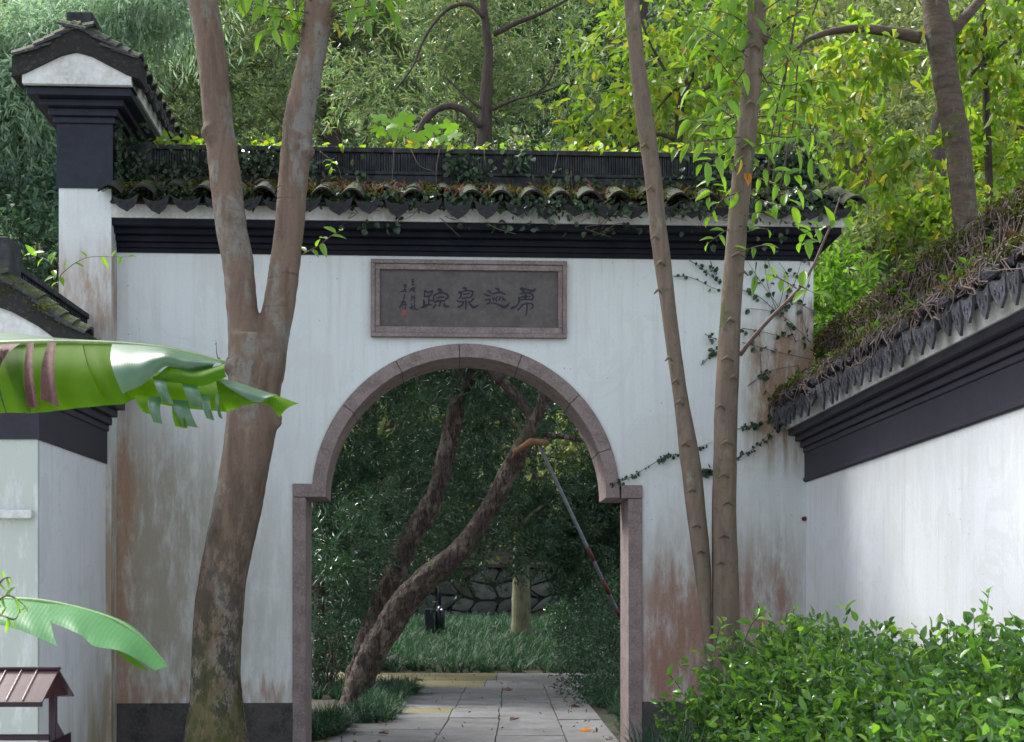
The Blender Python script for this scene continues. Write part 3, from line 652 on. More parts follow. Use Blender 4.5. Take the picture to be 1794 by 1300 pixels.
# autumn tree with broad yellow-green leaves: upper right
tr = down(*limb([(1180,1196,300), (1186,1200,180), (1215,1226,120), (1262,1272,70)], 15))
brs = [limb([(1178,1186,245), (1150,1157,235), (1120,1125,248), (1085,1089,268)], 15), limb([(1190,1199,170), (1160,1166,120), (1130,1134,60), (1110,1113,-10)], 15), limb([(1240,1248,150), (1210,1217,165), (1180,1186,158), (1150,1154,190)], 14.8), limb([(1270,1278,120), (1330,1336,60), (1400,1404,20)], 15)]
YT = bg_tree("tree with sparse bright yellow-green leaves either side of the thin right trunks", None,
    [(1080,150,15.2,.75,.7,.5), (1150,60,15.2,.9,.7,.6), (1050,215,15.3,.5,.6,.3), (1230,150,15.2,.8,.7,.7), (1220,20,15.2,.8,.7,.5), (1140,220,15.3,.7,.6,.25), (1330,60,15.4,.8,.7,.6), (1390,170,15.4,.7,.7,.6)], 2500, L_YEL, [tr] + brs, B_D, tmpl='oval', per=9, L=.13, W=.062, spread=.42, droop=.3, shell=.15)
# big dark trunk upper right with long level bough
tr = down(*limb([(1672,1712,400), (1668,1712,375), (1664,1708,330), (1655,1700,260), (1645,1690,200), (1634,1680,140), (1628,1675,100), (1620,1672,60), (1616,1662,20), (1610,1655,-40)], 12.6))
brs = [limb([(1640,1664,75), (1662,1684,50), (1690,1708,22), (1725,1742,-20)], 12.6), limb([(1600,1625,66), (1560,1572,57), (1500,1510,50), (1450,1458,56), (1412,1418,70), (1386,1390,92)], 12.6), limb([(1700,1706,130), (1740,1746,90), (1772,1777,60), (1800,1803,40)], 12.9)]
for t_ in brs[1:2]: t_[1][:] = [max(.012, min(.05, r * 1)) for r in t_[1]]
# limb_px takes widths along x; for level boughs set sensible radii
brs[1] = (brs[1][0], [.055 - .042 * i / (len(brs[1][0]) - 1) for i in range(len(brs[1][0]))])
bg_tree("stout dark trunk rising behind the right wall, with one long level bough to the left", None,
    [(1560,90,12.9,.45,.4,.3), (1500,95,12.9,.4,.4,.22), (1740,40,13,.5,.4,.4), (1780,110,13,.4,.5,.4), (1610,240,13,.35,.4,.3), (1500,260,13.2,.4,.4,.2), (1440,130,13.3,.3,.4,.2)], 1500, L_YEL, [tr] + brs, barkmat("stout_bark", (.12,.09,.065), (.065,.05,.04), (.15,.15,.12), .3, .25, True), tmpl='oval', per=10, L=.13, W=.07, spread=.3, droop=.4, shell=.1)
tr = down(*limb([(1727,1741,365), (1725,1739,300), (1722,1735,200), (1718,1731,100), (1716,1728,20), (1714,1725,-30)], 13.2))
bg_tree("slender straight trunk just right of the stout dark trunk", None, [(1730,170,13.5,.5,.5,.4), (1760,260,13.5,.5,.5,.4), (1770,330,13.5,.5,.5,.3)], 1100, L_YEL, [tr, limb([(1725,1730,120), (1755,1759,80), (1790,1793,50)], 13.2)], B_D, tmpl='oval', per=10, L=.12, W=.06, spread=.3, shell=.2)
tr = down(*limb([(1632,1668,395), (1624,1660,320), (1628,1655,250), (1634,1655,200)], 17))
bg_tree("blurred brown trunk half hidden behind the stout dark trunk", None, [(1600,150,18,1.2,1,1), (1700,220,18,1,1,1), (1640,10,18,1.3,1,.8)], 3600, L_YG, [tr], B_D, tmpl='oval', per=14, L=.12, W=.05, spread=.3)
tr = down(*limb([(1514,1538,412), (1516,1534,370), (1518,1532,320), (1522,1534,250), (1528,1538,150)], 20)); tr2 = limb([(1522,1528,330), (1480,1486,280), (1450,1454,220)], 20)
bg_tree("pale pinkish trunk in the gap between the gate roof and right wall", None, [(1480,130,20.5,1.4,1,1.1), (1420,240,20.5,1.1,1,.9), (1560,250,20.5,1.1,1,.9), (1500,0,20.5,1.6,1,1), (1600,60,20.5,1.3,1,1)], 8000, L_YG, [tr, tr2], simple("pink_bark", (.26,.16,.14), .85, .4, 6, .4), tmpl='oval', per=14, L=.12, W=.05, spread=.3)
bg_tree("dense green tree behind the upper right corner", None, [(1700,80,24,2,1.5,1.6), (1560,30,25,2,1.5,1.5), (1760,260,23,1.5,1.5,1.2), (1400,60,24,1.7,1.5,1.4), (1290,160,24,1.5,1.5,1.3)], 30000, L_YG, [down(*limb([(1780,1800,300), (1775,1792,100), (1770,1785,-50)], 23))], B_D, per=16, L=.135, W=.045, spread=.35)
# bushes behind right wall
def bush(label, rows, n, lm, L=.09, W=.045, group=None, per=14, depth_base=None, tmpl='oval', **k):
    c = px_lobes(rows)[0][0]; z = zf_back(c.x, c.y) if c.y > .2 else 0
    t = thing("shrub", label, "shrub", (c.x, c.y, z), group); off = -Vector(t.location)
    mb = MB()
    for q in range(6):
        tip = c + Vector((random.uniform(-.4, .4), random.uniform(-.3, .3), random.uniform(-.1, .3))); mb.tube([Vector((0,0,0)), (tip + off) * .5 + Vector((random.uniform(-.1,.1), 0, 0)), tip + off], [.02, .014, .006], 5)
    mb.build("stem", B_T, t, True)
    crown_obj("foliage", [(p + off, r) for p, r in px_lobes(rows)], n, lm, t, tmpl, per=per, L=L, W=W, **k); return t
bush("bright yellow-green shrub between the gate wall end and the right wall roof", [(1490,510,13.5,.55,.5,.4), (1540,470,14,.7,.5,.4), (1470,580,13,.4,.4,.35), (1600,430,14.5,.6,.5,.35)], 5200, L_YG)
bush("glossy green bush just right of the gate wall end, below the pale slope", [(1455,560,11.6,.20,.25,.26), (1475,505,11.8,.20,.25,.16)], 1500, L_FRESH, L=.075, W=.034, per=8)
bush("yellow leaved shrub against the foot of the stout dark trunk", [(1620,425,13.8,.6,.5,.25), (1720,370,14,.6,.5,.25), (1560,400,15,.6,.5,.3)], 3000, L_YEL, L=.1, W=.055)
# weeping tree, far left
def weeping(label, rows, n_str, base_px, dp, dens=15):
    tr = down(*limb([(base_px-14,base_px+14,450,dp), (base_px-10,base_px+10,250,dp), (base_px-6,base_px+6,0,dp)], dp)); b0 = tr[0][0]
    t = thing("weeping_tree", label, "tree", (b0.x, b0.y, b0.z)); off = -Vector(t.location)
    MB().tube([p + off for p in tr[0]], tr[1], 9, .05).build("trunk", B_D, t, True)
    for q in range(7):
        y = random.uniform(0, 400); x = base_px + random.uniform(-120, 160); a, r = limb([(base_px-3,base_px+3,y+60), ((base_px+x)/2-2,(base_px+x)/2+3,y+10), (x-1,x+2,y)], dp); MB().tube([p + off for p in a], [max(.01, k) for k in r], 5).build("branch", B_D, t, True)
    lob = px_lobes(rows); Ps, Ds, Ns, Ls = [], [], [], []
    vol = np.array([r[0]*r[2] for c, r in lob]); vol /= vol.sum(); idx = rng.choice(len(lob), n_str, p=vol)
    for i in idx:
        c, r = lob[i]; u = rvec(1)[0] * rng.uniform(.35, 1.05); s = np.array(c) + u * np.array(r); h = rng.uniform(-1, 1, 2); h /= np.linalg.norm(h); ln = rng.uniform(.35, .8)
        tt = np.linspace(0, 1, dens); p = s + np.stack([h[0]*.22*tt, h[1]*.22*tt, .10*tt - ln*tt**1.7], 1)
        Ps.append(p + rng.normal(size=p.shape)*.02); d = np.gradient(p, axis=0); Ds.append(nrm(d) + rng.normal(size=p.shape)*.45); Ns.append(rvec(dens)); Ls.append(np.full(dens, .12) * rng.uniform(.7, 1.3, dens))
    P = np.concatenate(Ps) + np.array(off); V, Fq = leaf_arrays(P, np.concatenate(Ds), np.concatenate(Ns), np.concatenate(Ls), np.concatenate(Ls) * .2, 'rhomb'); np_obj("crown", V, Fq, L_WEEP, t)
weeping("pale green weeping conifer with hanging feathery sprays at the far left", [(60,60,16,1.0,.9,.5), (180,20,16.5,1.0,.9,.4), (20,220,16,.8,.9,.6), (70,330,16,.7,.8,.35), (270,-20,16.5,.8,.8,.3), (-80,120,16,1,1,1), (40,150,15.6,.7,.7,.5), (80,250,15.8,.5,.6,.4)], 3000, 25, 17)
bg_tree("dark leaning trunks and leaves behind the small gable roof at top left", None, [(230,60,24,1.6,1.2,1.2), (290,150,24,1.2,1,1), (120,120,25,2,1,1.5), (60,380,22,1.2,1,.8), (90,260,24,1.5,1,1.2)], 15000, L_MID, [down(*limb([(225,248,78), (205,225,40), (180,200,0), (160,180,-40)], 21)), limb([(258,282,62), (260,283,30), (262,284,-20)], 21)], B_D, per=20, L=.13, W=.035, spread=.3)
bush("dark bush low behind the left wall ridge", [(40,400,15,.7,.5,.5), (95,440,14.5,.3,.4,.5)], 3000, L_POD2)
# ================================================================ LEANING OLD TREES THROUGH THE ARCH
def gnarled(mb, par):
    o = mb.build("trunk", B_O, par, True); r = o.modifiers.new("merge", 'REMESH'); r.mode = 'VOXEL'; r.voxel_size = .022; r.use_smooth_shade = True
    for sc_n, st in ((.28, .055), (.05, .035)):
        tx = bpy.data.textures.new("bark_relief", 'MUSGRAVE' if False else 'CLOUDS'); tx.noise_scale = sc_n; tx.noise_depth = 3
        d = o.modifiers.new("relief", 'DISPLACE'); d.texture = tx; d.strength = st; d.mid_level = .5; d.texture_coords = 'LOCAL'
    return o
t = thing("leaning_tree", "rough leaning tree crossing the arch to the upper right and resting on the prop", "tree", atz(612, 1240, .5)); off = -Vector(t.location)
pa, ra = limb_px([(578,640,1246), (590,652,1215), (606,676,1170), (632,704,1118), (664,738,1066), (708,778,1018), (764,822,975), (806,856,930), (838,884,885), (862,912,835), (888,936,788), (920,952,740), (936,974,695), (948,985,640), (960,995,560)], depth=16.2)
ra = [r * .66 for r in ra]
gnarled(MB().tube([p + off for p in pa], ra, 18, .07), t)
for rows in ([(926,940,745), (908,930,712), (880,905,680), (850,875,650), (825,850,610)], [(945,958,762), (985,997,766), (1030,1040,775), (1070,1078,790)], [(950,966,700), (975,985,640), (990,1000,560)]):
    p_, r_ = limb_px(rows, depth=16.2); MB().tube([p + off for p in p_], [r * .75 for r in r_], 10, .06).build("branch", B_O, t, True)
tr_ = limb([(868,890,668), (852,872,640), (840,868,560), (834,864,400), (834,862,262), (838,862,210), (842,863,150), (848,864,100), (846,862,70), (843,856,30), (838,850,-30)], 16.2)
MB().tube([p + off for p in tr_[0]], tr_[1], 10, .05).build("upper_trunk", B_D, t, True)
for rows in ([(860,870,60), (900,909,40), (940,947,25), (975,980,8), (1010,1013,-10)], [(843,852,30), (818,826,8), (785,792,14), (757,762,42), (735,740,80), (722,726,115), (690,693,160)],
      [(836,846,222), (812,824,197), (785,797,186), (760,772,192), (738,752,212), (718,733,250)], [(858,866,192), (895,900,176), (935,939,164), (962,965,140), (974,976,100)],
      [(935,938,166), (980,983,150), (1030,1032,128)], [(840,846,190), (815,819,170), (795,798,150), (780,782,135)], [(800,805,190), (798,802,215), (792,796,245)]):
    p_, r_ = limb(rows, 16.1); MB().tube([p + off for p in p_], [max(.012, min(r, .045)) for r in r_], 7, .05).build("branch", B_D, t, True)
crown_obj("crown", [(c + off, r) for c, r in px_lobes([(700,60,17.2,1.3,1.0,1.1), (860,20,17.6,1.3,1.0,.9), (980,80,17.4,1.2,1.0,1.0), (760,170,17.6,1.2,.9,.6), (920,190,17.7,1.2,.9,.7), (850,-100,17.2,1.8,1.4,1.0)])], 20000, L_MID, t, per=18, L=.115, W=.022, spread=.26, up=.1)
crown_obj("crown", [(c + off, r) for c, r in px_lobes([(900,600,17,1.5,1.3,.8), (1010,520,17,1.4,1.2,.9), (780,560,17.3,1.4,1.2,.8), (960,700,17.3,.4,.5,.35)])], 16000, L_POD2, t, per=26, L=.11, W=.02, spread=.25, up=.2)  # darker leaves than the lit upper crown: shade put into the colour
t = thing("leaning_tree", "gnarled tree with split pale bark rising in the middle of the arch", "tree", atz(612, 1222, .5) + FW * .5); off = -Vector(t.location)
pb, rb_ = limb_px([(585,650,1225), (604,664,1160), (620,684,1110), (640,700,1060), (664,722,1000), (690,742,950), (716,768,905), (738,786,870), (752,798,825), (764,808,780), (776,818,730), (786,822,690), (792,830,640), (800,840,560)], depth=17.2)
gnarled(MB().tube([p + off for p in pb], [r * .70 for r in rb_], 18, .11), t)
p_, r_ = limb_px([(792,818,690), (815,836,665), (842,862,645), (875,890,636), (920,930,640)], depth=17.2); MB().tube([p + off for p in p_], [r * .9 for r in r_], 10, .06).build("branch", B_O, t, True)
crown_obj("crown", [(c + off, r) for c, r in px_lobes([(620,560,18,1.4,1.3,.9), (720,600,18,1.3,1.2,.6), (600,960,16.9,.55,.5,.35), (680,900,17.6,.4,.4,.25), (640,1020,17.5,.45,.4,.2), (570,1040,16.9,.4,.4,.3)])], 20000, L_POD2, t, per=26, L=.11, W=.02, spread=.25, up=.2)
# ================================================================ LILYTURF AND SHRUBS BEYOND THE GATE
def zg(p): return zf_back(p.x, p.y)
cs = []
for i in range(1900):
    p = cam_xz(random.uniform(-5, 3.6), random.uniform(23.45, 31.6), 0); cs.append((p.x, p.y, zg(p)))
grass(cs, 24, .40, L_GRASS, "lilyturf_bed", width=.006, spread=.7)
cs = []
for i in range(150):
    d = random.uniform(12.0, 19.0); x = -1.5 - abs(random.gauss(0, .75)) + (.22 if 14.6 < d < 18.2 else 0) + (.45 if 12.6 < d < 14.0 else 0)* 0; p = cam_xz(x, d, 0)
    if not (x > -2.45 and 12.4 < d < 16.5): cs.append((p.x, p.y, .5))
for i in range(16):
    p = cam_xz(random.uniform(-1.5, -1.15), random.uniform(13.2, 14.6), 0); cs.append((p.x, p.y, .5))
for i in range(34):
    p = cam_xz(random.uniform(-1.52, -1.25), random.uniform(14.6, 18), 0); cs.append((p.x, p.y, .5))
for i in range(90):
    p = cam_xz(random.uniform(-2.5, -1.5), random.uniform(11.3, 13.0), 0); cs.append((p.x, p.y, .5))
grass(cs, 75, .31, L_GRASS, "lilyturf_edge", width=.005)
cs = []
for i in range(120):
    p = cam_xz(1.0 + abs(random.gauss(0, .5)), random.uniform(11.2, 19), 0); cs.append((p.x, p.y, .5))
grass(cs, 60, .34, L_GRASS, "lilyturf_edge", width=.0055)
bush("dark rounded shrub at the right of the path beyond the arch", [(1062,1165,17.5,.50,.6,.48), (1045,1120,18.5,.45,.5,.4), (1095,1080,18.5,.5,.5,.45), (1085,1210,16,.4,.4,.3)], 9000, L_POD2, L=.05, W=.022)
bush("dark shrub behind the left jamb under the leaning trees", [(570,1130,18,.5,.5,.4), (600,1080,19.5,.6,.5,.4)], 5000, L_POD2, L=.055, W=.022)
bush("dark shrub covering the stone wall's right end", [(1075,1040,25,.7,.6,.6), (1010,1075,28.5,.5,.5,.25)], 5000, L_POD2, L=.07, W=.03)
# ================================================================ PLAQUE
pl0 = GZ(821, 525); PQ = thing("plaque", "grey stone name plaque with four black characters, set above the round arch", "plaque", (pl0.x, 0, pl0.z))
def pq(px, py): p = GZ(px, py + (0.012 * (821 - px) * -1) * 0); return (p.x - pl0.x, p.z - pl0.z)
def ring(o, i, y0, y1, nm):
    ox0, oz0 = o[0]; ox1, oz1 = o[1]; ix0, iz0 = i[0]; ix1, iz1 = i[1]; e = .0006
    for k, b in enumerate(((ox0, ox1, iz1 + e, oz1), (ox0, ox1, oz0, iz0 - e), (ox0, ix0 - e, iz0, iz1), (ix1 + e, ox1, iz0, iz1))):
        MB().box(b[0], b[1], y0, y1, b[2], b[3]).build(nm, STONE, PQ, bevel=.005)
def rc(x0, y0, x1, y1): a = GZ(x0, y1); b = GZ(x1, y0); return ((a.x - pl0.x, GZ(821, y1).z - pl0.z), (b.x - pl0.x, GZ(821, y0).z - pl0.z))
o1 = rc(650, 458, 992.5, 593); o2 = rc(657.5, 465.5, 985, 586); o3 = rc(666, 475.5, 977, 574.5)
ring(o1, o2, -.05, -.001, "outer_frame"); ring(o2, o3, -.038, -.001, "inner_frame")
MB().box(o3[0][0], o3[1][0], -.016, -.001, o3[0][1], o3[1][1]).build("panel", PANEL, PQ)
def stroke(mb, pts, ws, org, s):
    rows = spline([(org[0] + x / s, org[1] + y / s, w_ / s) for (x, y), w_ in zip(pts, ws)], 5)
    P = [Vector((*pq(r[0], r[1]), r[2] * 1.22 * 9.99 / F)) for r in rows]; n = len(P); v = []; top = []; bot = []
    for i in range(n):
        t = (P[min(i+1, n-1)] - P[max(i-1, 0)]).xy.normalized(); q = Vector((-t.y, t.x)); h = P[i].z / 2 * .92
        top.append(P[i].xy + q * h); bot.append(P[i].xy - q * h)
    # rounded ends
    t0 = (P[0] - P[1]).xy.normalized() * P[0].z * .3; t1 = (P[-1] - P[-2]).xy.normalized() * P[-1].z * .3
    poly = [P[0].xy + t0] + bot + [P[-1].xy + t1] + top[::-1]
    k = stroke.k; stroke.k += 1; yy = -.0185 - (k % 14) * .00025
    mb.add([(p.x, yy, p.y) for p in poly] , [tuple(range(len(poly)))])
stroke.k = 0
OA, SA = (690, 480), 16.25; OB, SB = (790, 490), 17.94; OC, SCC = (870, 490), 18.57
chars = {
 'a': (OA, SA, [([(890,480),(875,570),(880,660)],[40,34,34]), ([(880,490),(980,540),(1105,490)],[46,40,44]), ([(1100,490),(1075,590),(1010,640)],[40,34,30]), ([(865,665),(950,655),(1040,640)],[36,34,30]),
   ([(1005,640),(995,770),(995,900)],[34,34,36]), ([(1000,770),(1130,768)],[26,26]), ([(850,755),(865,840),(860,930)],[44,58,60]), ([(775,985),(880,935),(990,890),(1085,895)],[30,66,44,34]),
   ([(1255,460),(1325,480),(1340,545)],[56,84,50]), ([(1130,790),(1150,630),(1290,560),(1400,555),(1515,605),(1535,680),(1465,745)],[34,40,36,40,46,44,34]), ([(1215,700),(1300,680),(1430,680)],[24,38,34]),
   ([(1165,825),(1240,785),(1460,780)],[40,44,36]), ([(1325,800),(1300,935)],[34,46]), ([(1200,880),(1125,985)],[32,50]), ([(1440,850),(1450,930),(1575,935)],[34,64,34])]),
 'b': (OB, SB, [([(375,285),(450,285),(485,360)],[44,58,50]), ([(235,425),(320,410),(312,520),(255,610)],[50,58,50,30]), ([(330,405),(450,370),(600,372),(695,390)],[26,34,38,46]), ([(680,385),(672,480),(610,565),(470,590),(335,605)],[46,46,40,38,44]),
   ([(390,480),(480,470),(580,455)],[38,36,30]), ([(185,675),(290,712),(405,712)],[40,40,40]), ([(395,715),(345,820),(230,885)],[44,44,62]), ([(455,655),(478,760),(458,960)],[40,42,30]), ([(715,600),(640,690),(535,722)],[48,38,30]),
   ([(560,730),(640,830),(715,885),(800,850),(885,800)],[40,56,74,44,12])]),
 'c': (OB, SB, [([(1145,360),(1200,385),(1315,475)],[34,50,20]), ([(1035,478),(1130,510),(1245,535)],[42,38,28]), ([(1085,650),(1230,632)],[44,36]), ([(1225,620),(1205,750),(1110,785)],[40,40,46]), ([(1260,750),(1400,770),(1530,820),(1670,880),(1790,810),(1850,740)],[34,34,52,88,56,14]),
   ([(1395,300),(1475,312),(1530,410)],[40,54,48]), ([(1335,465),(1450,430),(1560,418),(1705,475)],[38,44,42,50]), ([(1300,570),(1335,670)],[24,34]), ([(1362,560),(1345,670)],[24,30]), ([(1450,540),(1412,630),(1440,712)],[22,34,24]), ([(1545,545),(1540,610),(1500,660)],[36,40,36]), ([(1615,560),(1650,640),(1710,650)],[26,50,44])]),
 'd': (OC, SCC, [([(765,315),(840,330),(872,445)],[60,96,50]), ([(850,310),(1000,342),(1130,385),(1215,365),(1255,305)],[44,40,78,62,18]), ([(745,492),(850,460),(1000,450),(1120,482),(1185,560),(1170,625),(1125,695)],[26,34,36,40,48,42,34]),
   ([(715,585),(732,690),(705,790),(640,870),(560,920),(470,965)],[40,60,36,44,64,64]), ([(750,592),(900,570),(1085,575)],[30,34,26]), ([(740,682),(950,660),(1135,672)],[36,38,36]), ([(940,515),(938,660)],[84,60]),
   ([(680,1010),(760,925),(855,830)],[46,48,50]), ([(825,825),(980,800),(1130,790),(1182,870),(1150,940),(1065,995)],[44,34,38,46,38,20]), ([(990,765),(980,960),(978,1080),(935,1205)],[50,40,36,18])]),
 'e': (OA, SA, [(p, [22]*len(p)) for p in ([(500,195),(575,150)],[(505,245),(590,232)],[(545,165),(540,325)],[(500,325),(595,312)],[(480,445),(605,400)],[(500,440),(450,545)],[(540,400),(555,500),(612,545)],[(600,400),(560,520)],[(500,455),(540,485)],
   [(505,615),(525,600)],[(490,680),(545,660)],[(515,640),(515,770)],[(485,765),(530,720)],[(605,620),(560,690)],[(590,680),(595,770)],[(560,700),(612,692)],[(445,975),(545,950)],[(515,850),(508,1020)],[(485,1020),(540,960)],[(582,780),(590,930)],[(550,950),(605,920)],[(590,930),(610,1010),(690,1045)],[(580,1000),(545,1030)])]),
 'f': (OA, SA, [(p, [20]*len(p)) for p in ([(270,340),(350,310),(340,400)],[(290,385),(345,372)],[(318,320),(312,440)],[(245,485),(355,452)],[(175,525),(265,508)],[(270,500),(350,525)],[(342,440),(350,540)],[(285,600),(325,622)],[(322,605),(290,680),(262,745)],[(290,680),(332,712)],
   [(270,765),(210,880),(150,1000)],[(228,880),(242,975)],[(290,775),(250,850)],[(250,830),(335,800)],[(290,830),(290,905)],[(250,890),(375,870)],[(332,790),(342,950),(312,1015)])])}
for k, (og, s, st_) in chars.items():
    mb = MB(); nm = "character" if k in 'abcd' else "small_inscription"
    for p_, w_ in st_: stroke(mb, p_, w_, og, s)
    mb.build(nm, INK, PQ)
mb = MB(); a = pq(690 + 238/SA, 480 + 1190/SA); b = pq(690 + 345/SA, 480 + 1060/SA)
mb.box(a[0], b[0], -.0175, -.0165, a[1], b[1]); mb.build("red_seal", SEAL, PQ)
# ================================================================ FORKED TREE IN FRONT OF THE GATE
def merged(name, mb, mat, parent, vox=.014, sm=4):
    o = mb.build(name, mat, parent, True); r = o.modifiers.new("merge", 'REMESH'); r.mode = 'VOXEL'; r.voxel_size = vox; r.use_smooth_shade = True
    s = o.modifiers.new("soften", 'SMOOTH'); s.factor = .5; s.iterations = sm
    tx = bpy.data.textures.new(name + "_relief", 'CLOUDS'); tx.noise_scale = .09; tx.noise_depth = 3
    d = o.modifiers.new("relief", 'DISPLACE'); d.texture = tx; d.strength = .012; d.mid_level = .5; d.texture_coords = 'LOCAL'; return o
def ground_ext(pts, rad, grow=1.15):
    p = pts[0]; q = pts[0] + (pts[0] - pts[1]).normalized() * .01; g = Vector((p.x, p.y, -.05)); return [g, (g + p) / 2] + pts, [rad[0] * grow * 1.1, rad[0] * 1.05] + rad
DV = 8.75
base, rb0 = ground_ext(*limb_px([(322,436,1300), (334,422,1200), (338,424,1100), (351,434,1000), (372,456,900), (389,474,800), (396,486,740), (400,492,680), (401,497,630), (402,500,590)], depth=DV))
bp = base[0]; FT = thing("forked_tree", "large brown forked tree with mossy foot standing before the gate's left side", "tree", (bp.x, bp.y, 0)); off = -Vector((bp.x, bp.y, 0))
mb = MB().tube([p + off for p in base], rb0, 20)
l1, r1 = limb_px([(400,470,640), (399,458,580), (396,450,530), (388,443,450), (378,433,400), (366,421,300), (355,407,200), (345,397,100), (328,381,0), (310,364,-90), (290,345,-190)], depth=DV); mb.tube([p + off for p in l1], r1, 18)
l2, r2 = limb_px([(430,498,660), (446,505,600), (456,512,560), (467,522,500), (477,529,433), (481,533,400), (489,541,300), (499,552,200), (522,570,100), (535,591,0), (552,606,-90), (570,620,-190)], depth=DV); mb.tube([p + off for p in l2], r2, 18)
kn, rk = limb_px([(440,480,700), (470,497,738), (484,500,746)], depth=DV - .02); mb.tube([p + off for p in kn], [.09, .09, .07, .06, .05, .04, .03, .025, .02][:len(kn)], 10)
for (kx, ky, s) in ((366,228,.040), (484,545,.035), (538,262,.03), (405,640,.04), (372,240,.03)):   # knots
    c = at(kx, ky, DV - .07) + off; mb.tube([c + Vector((0, .06, 0)), c, c + Vector((0, -.035, .005))], [s * 1.6, s * 1.2, s * .5], 9)
merged("trunk", mb, B_V, FT)
# small dead stub and shoots are parts
def sprig(parent, off, stem, depth, n, Lpx, ratio, mat, tw=.004, droop=.5, name="leaf", spread=1.0, tip=True, jitter=.05, updown=0.0):
    rows = spline([(x, y) for x, y in stem], 6); pts = [at(r[0], r[1], depth + .12 * math.sin(i * .5)) + off for i, r in enumerate(rows)]
    MB().tube(pts, [tw * (1.2 - .9 * i / len(pts)) for i in range(len(pts))], 5).build("twig", B_T, parent, True)
    P, D, N, LL = [], [], [], []
    for i in range(n):
        t = (i + .6) / n * (len(pts) - 1); a = pts[int(t)]; b = pts[min(int(t) + 1, len(pts) - 1)]; p = a.lerp(b, t - int(t)); dr = (b - a).normalized() if (b - a).length > 1e-6 else Vector((1, 0, 0))
        side = dr.cross(Vector((0, -1, 0))).normalized() * (1 if i % 2 else -1)
        if tip and i == n - 1: side = dr
        d = (dr * .55 + side * spread + Vector((random.uniform(-.3,.3), random.uniform(-.7,.5), -droop + random.uniform(-.25,.25)))).normalized()
        nn = Vector((random.uniform(-.4,.4), random.uniform(-.9,-.1), random.uniform(.3,1))).normalized()
        P.append(p); D.append(d); N.append(nn); LL.append(Lpx / F * depth * random.uniform(.75, 1.2))
    leaf_parts(np.array(P), np.array(D), np.array(N), np.array(LL), np.array(LL) * ratio, mat, parent, name)
for s_, n in (([(530,60),(490,50),(455,60)],7), ([(545,0),(500,-5),(450,-14),(410,-10)],9), ([(590,40),(630,38),(665,25),(690,20)],8), ([(540,22),(500,16),(460,10),(420,-4)],10), ([(535,40),(500,34),(480,20),(470,-10)],8), ([(585,25),(620,14),(660,8),(700,-8)],10), ([(590,8),(640,-8),(680,0)],8), ([(470,-20),(440,-10),(418,2)],6)):
    sprig(FT, off, s_, DV - .1, n, 36, .36, L_SPR1, droop=.9)
sprig(FT, off, [(585,25),(578,38),(592,52)], DV - .1, 4, 26, .45, L_YELLOW1); sprig(FT, off, [(530,40),(518,36),(508,30)], DV - .1, 2, 18, .4, L_ORANGE)
sprig(FT, off, [(531,445),(555,432),(578,415),(600,402)], DV, 8, 30, .38, L_SPR1, droop=.0)
sprig(FT, off, [(398,640),(382,628),(378,596)], DV, 3, 16, .35, L_SPR1, droop=-.2)
# crown above the frame
cr = [(at(300,-380,9.0) + off, (1.1,1.0,.6)), (at(640,-400,9.2) + off, (1.2,1.0,.6)), (at(470,-520,9) + off, (1.3,1.1,.6))]
crown_obj("crown", cr, 6000, L_YG, FT, 'oval', per=12, L=.13, W=.05, spread=.3, droop=.4)
# ================================================================ TWIN-TRUNK TREE AT RIGHT
DT = 8.95
c1, q1 = limb_px([(1232,1252,1130), (1227,1247,1080), (1217,1246,1000), (1203,1237,900), (1191,1226,800), (1180,1206,700), (1166,1192,600), (1152,1180,500), (1142,1173,433), (1138,1168,400), (1128,1158,300), (1113,1144,200), (1102,1129,100), (1093,1120,0), (1086,1110,-100), (1080,1102,-190)], depth=DT)
d1_, q2 = limb_px([(1246,1298,1160), (1247,1296,1080), (1247,1294,1000), (1247,1290,900), (1249,1291,820), (1251,1292,733), (1256,1296,633), (1263,1299,533), (1271,1307,433), (1274,1309,400), (1283,1319,300), (1294,1329,200), (1304,1338,100), (1311,1343,0), (1318,1346,-100), (1322,1348,-190)], depth=DT)
g0 = Vector((d1_[0].x, d1_[0].y, -.05)); TT_ = thing("twin_trunk_tree", "smooth barked tree with two slender trunks rising from behind the hedge", "tree", (g0.x, g0.y, 0)); off = -Vector((g0.x, g0.y, 0))
MB().tube([p + off for p in [g0 + Vector((-.03,0,0)), g0.lerp(c1[0], .6)] + c1], [q1[0]*1.2, q1[0]*1.1] + q1, 14, .03).build("trunk", B_S, TT_, True)
MB().tube([p + off for p in [g0, g0.lerp(d1_[0], .6)] + d1_], [q2[0]*1.2, q2[0]*1.1] + q2, 16, .025).build("trunk", B_S, TT_, True)
def scar(px, py, wpx, dep, par, of):   # ridged leaf scar, a shallow chevron collar on the bark
    s = wpx / F * dep; c = at(px, py, dep) + of; mb = MB()
    mb.tube([c + Vector((-s*.5, .0, -.018)), c + Vector((-s*.2, -.006, .0)), c + Vector((0, -.009, .008)), c + Vector((s*.2, -.006, 0)), c + Vector((s*.5, .0, -.018))], [.004, .008, .011, .008, .004], 6); mb.build("bark_scar", B_S, par, True)
for (x, y, w_) in ((1293,446,26),(1302,478,18),(1274,628,24),(1285,660,14),(1273,775,22),(1262,712,16),(1268,832,20),(1275,880,18),(1268,938,20),(1262,985,16),(1280,560,14),(1310,255,18),(1315,180,18),(1322,80,18)):
    scar(x, y, w_, DT - (.085 if w_ > 18 else .078), TT_, off)
for (x, y, w_) in ((1158,460,16),(1148,415,14),(1153,510,14),(1172,628,14),(1184,668,14),(1190,705,16),(1200,778,14),(1212,858,16),(1220,920,16),(1228,965,14),(1140,330,14),(1130,255,14)):
    scar(x, y, w_, DT - .062, TT_, off)
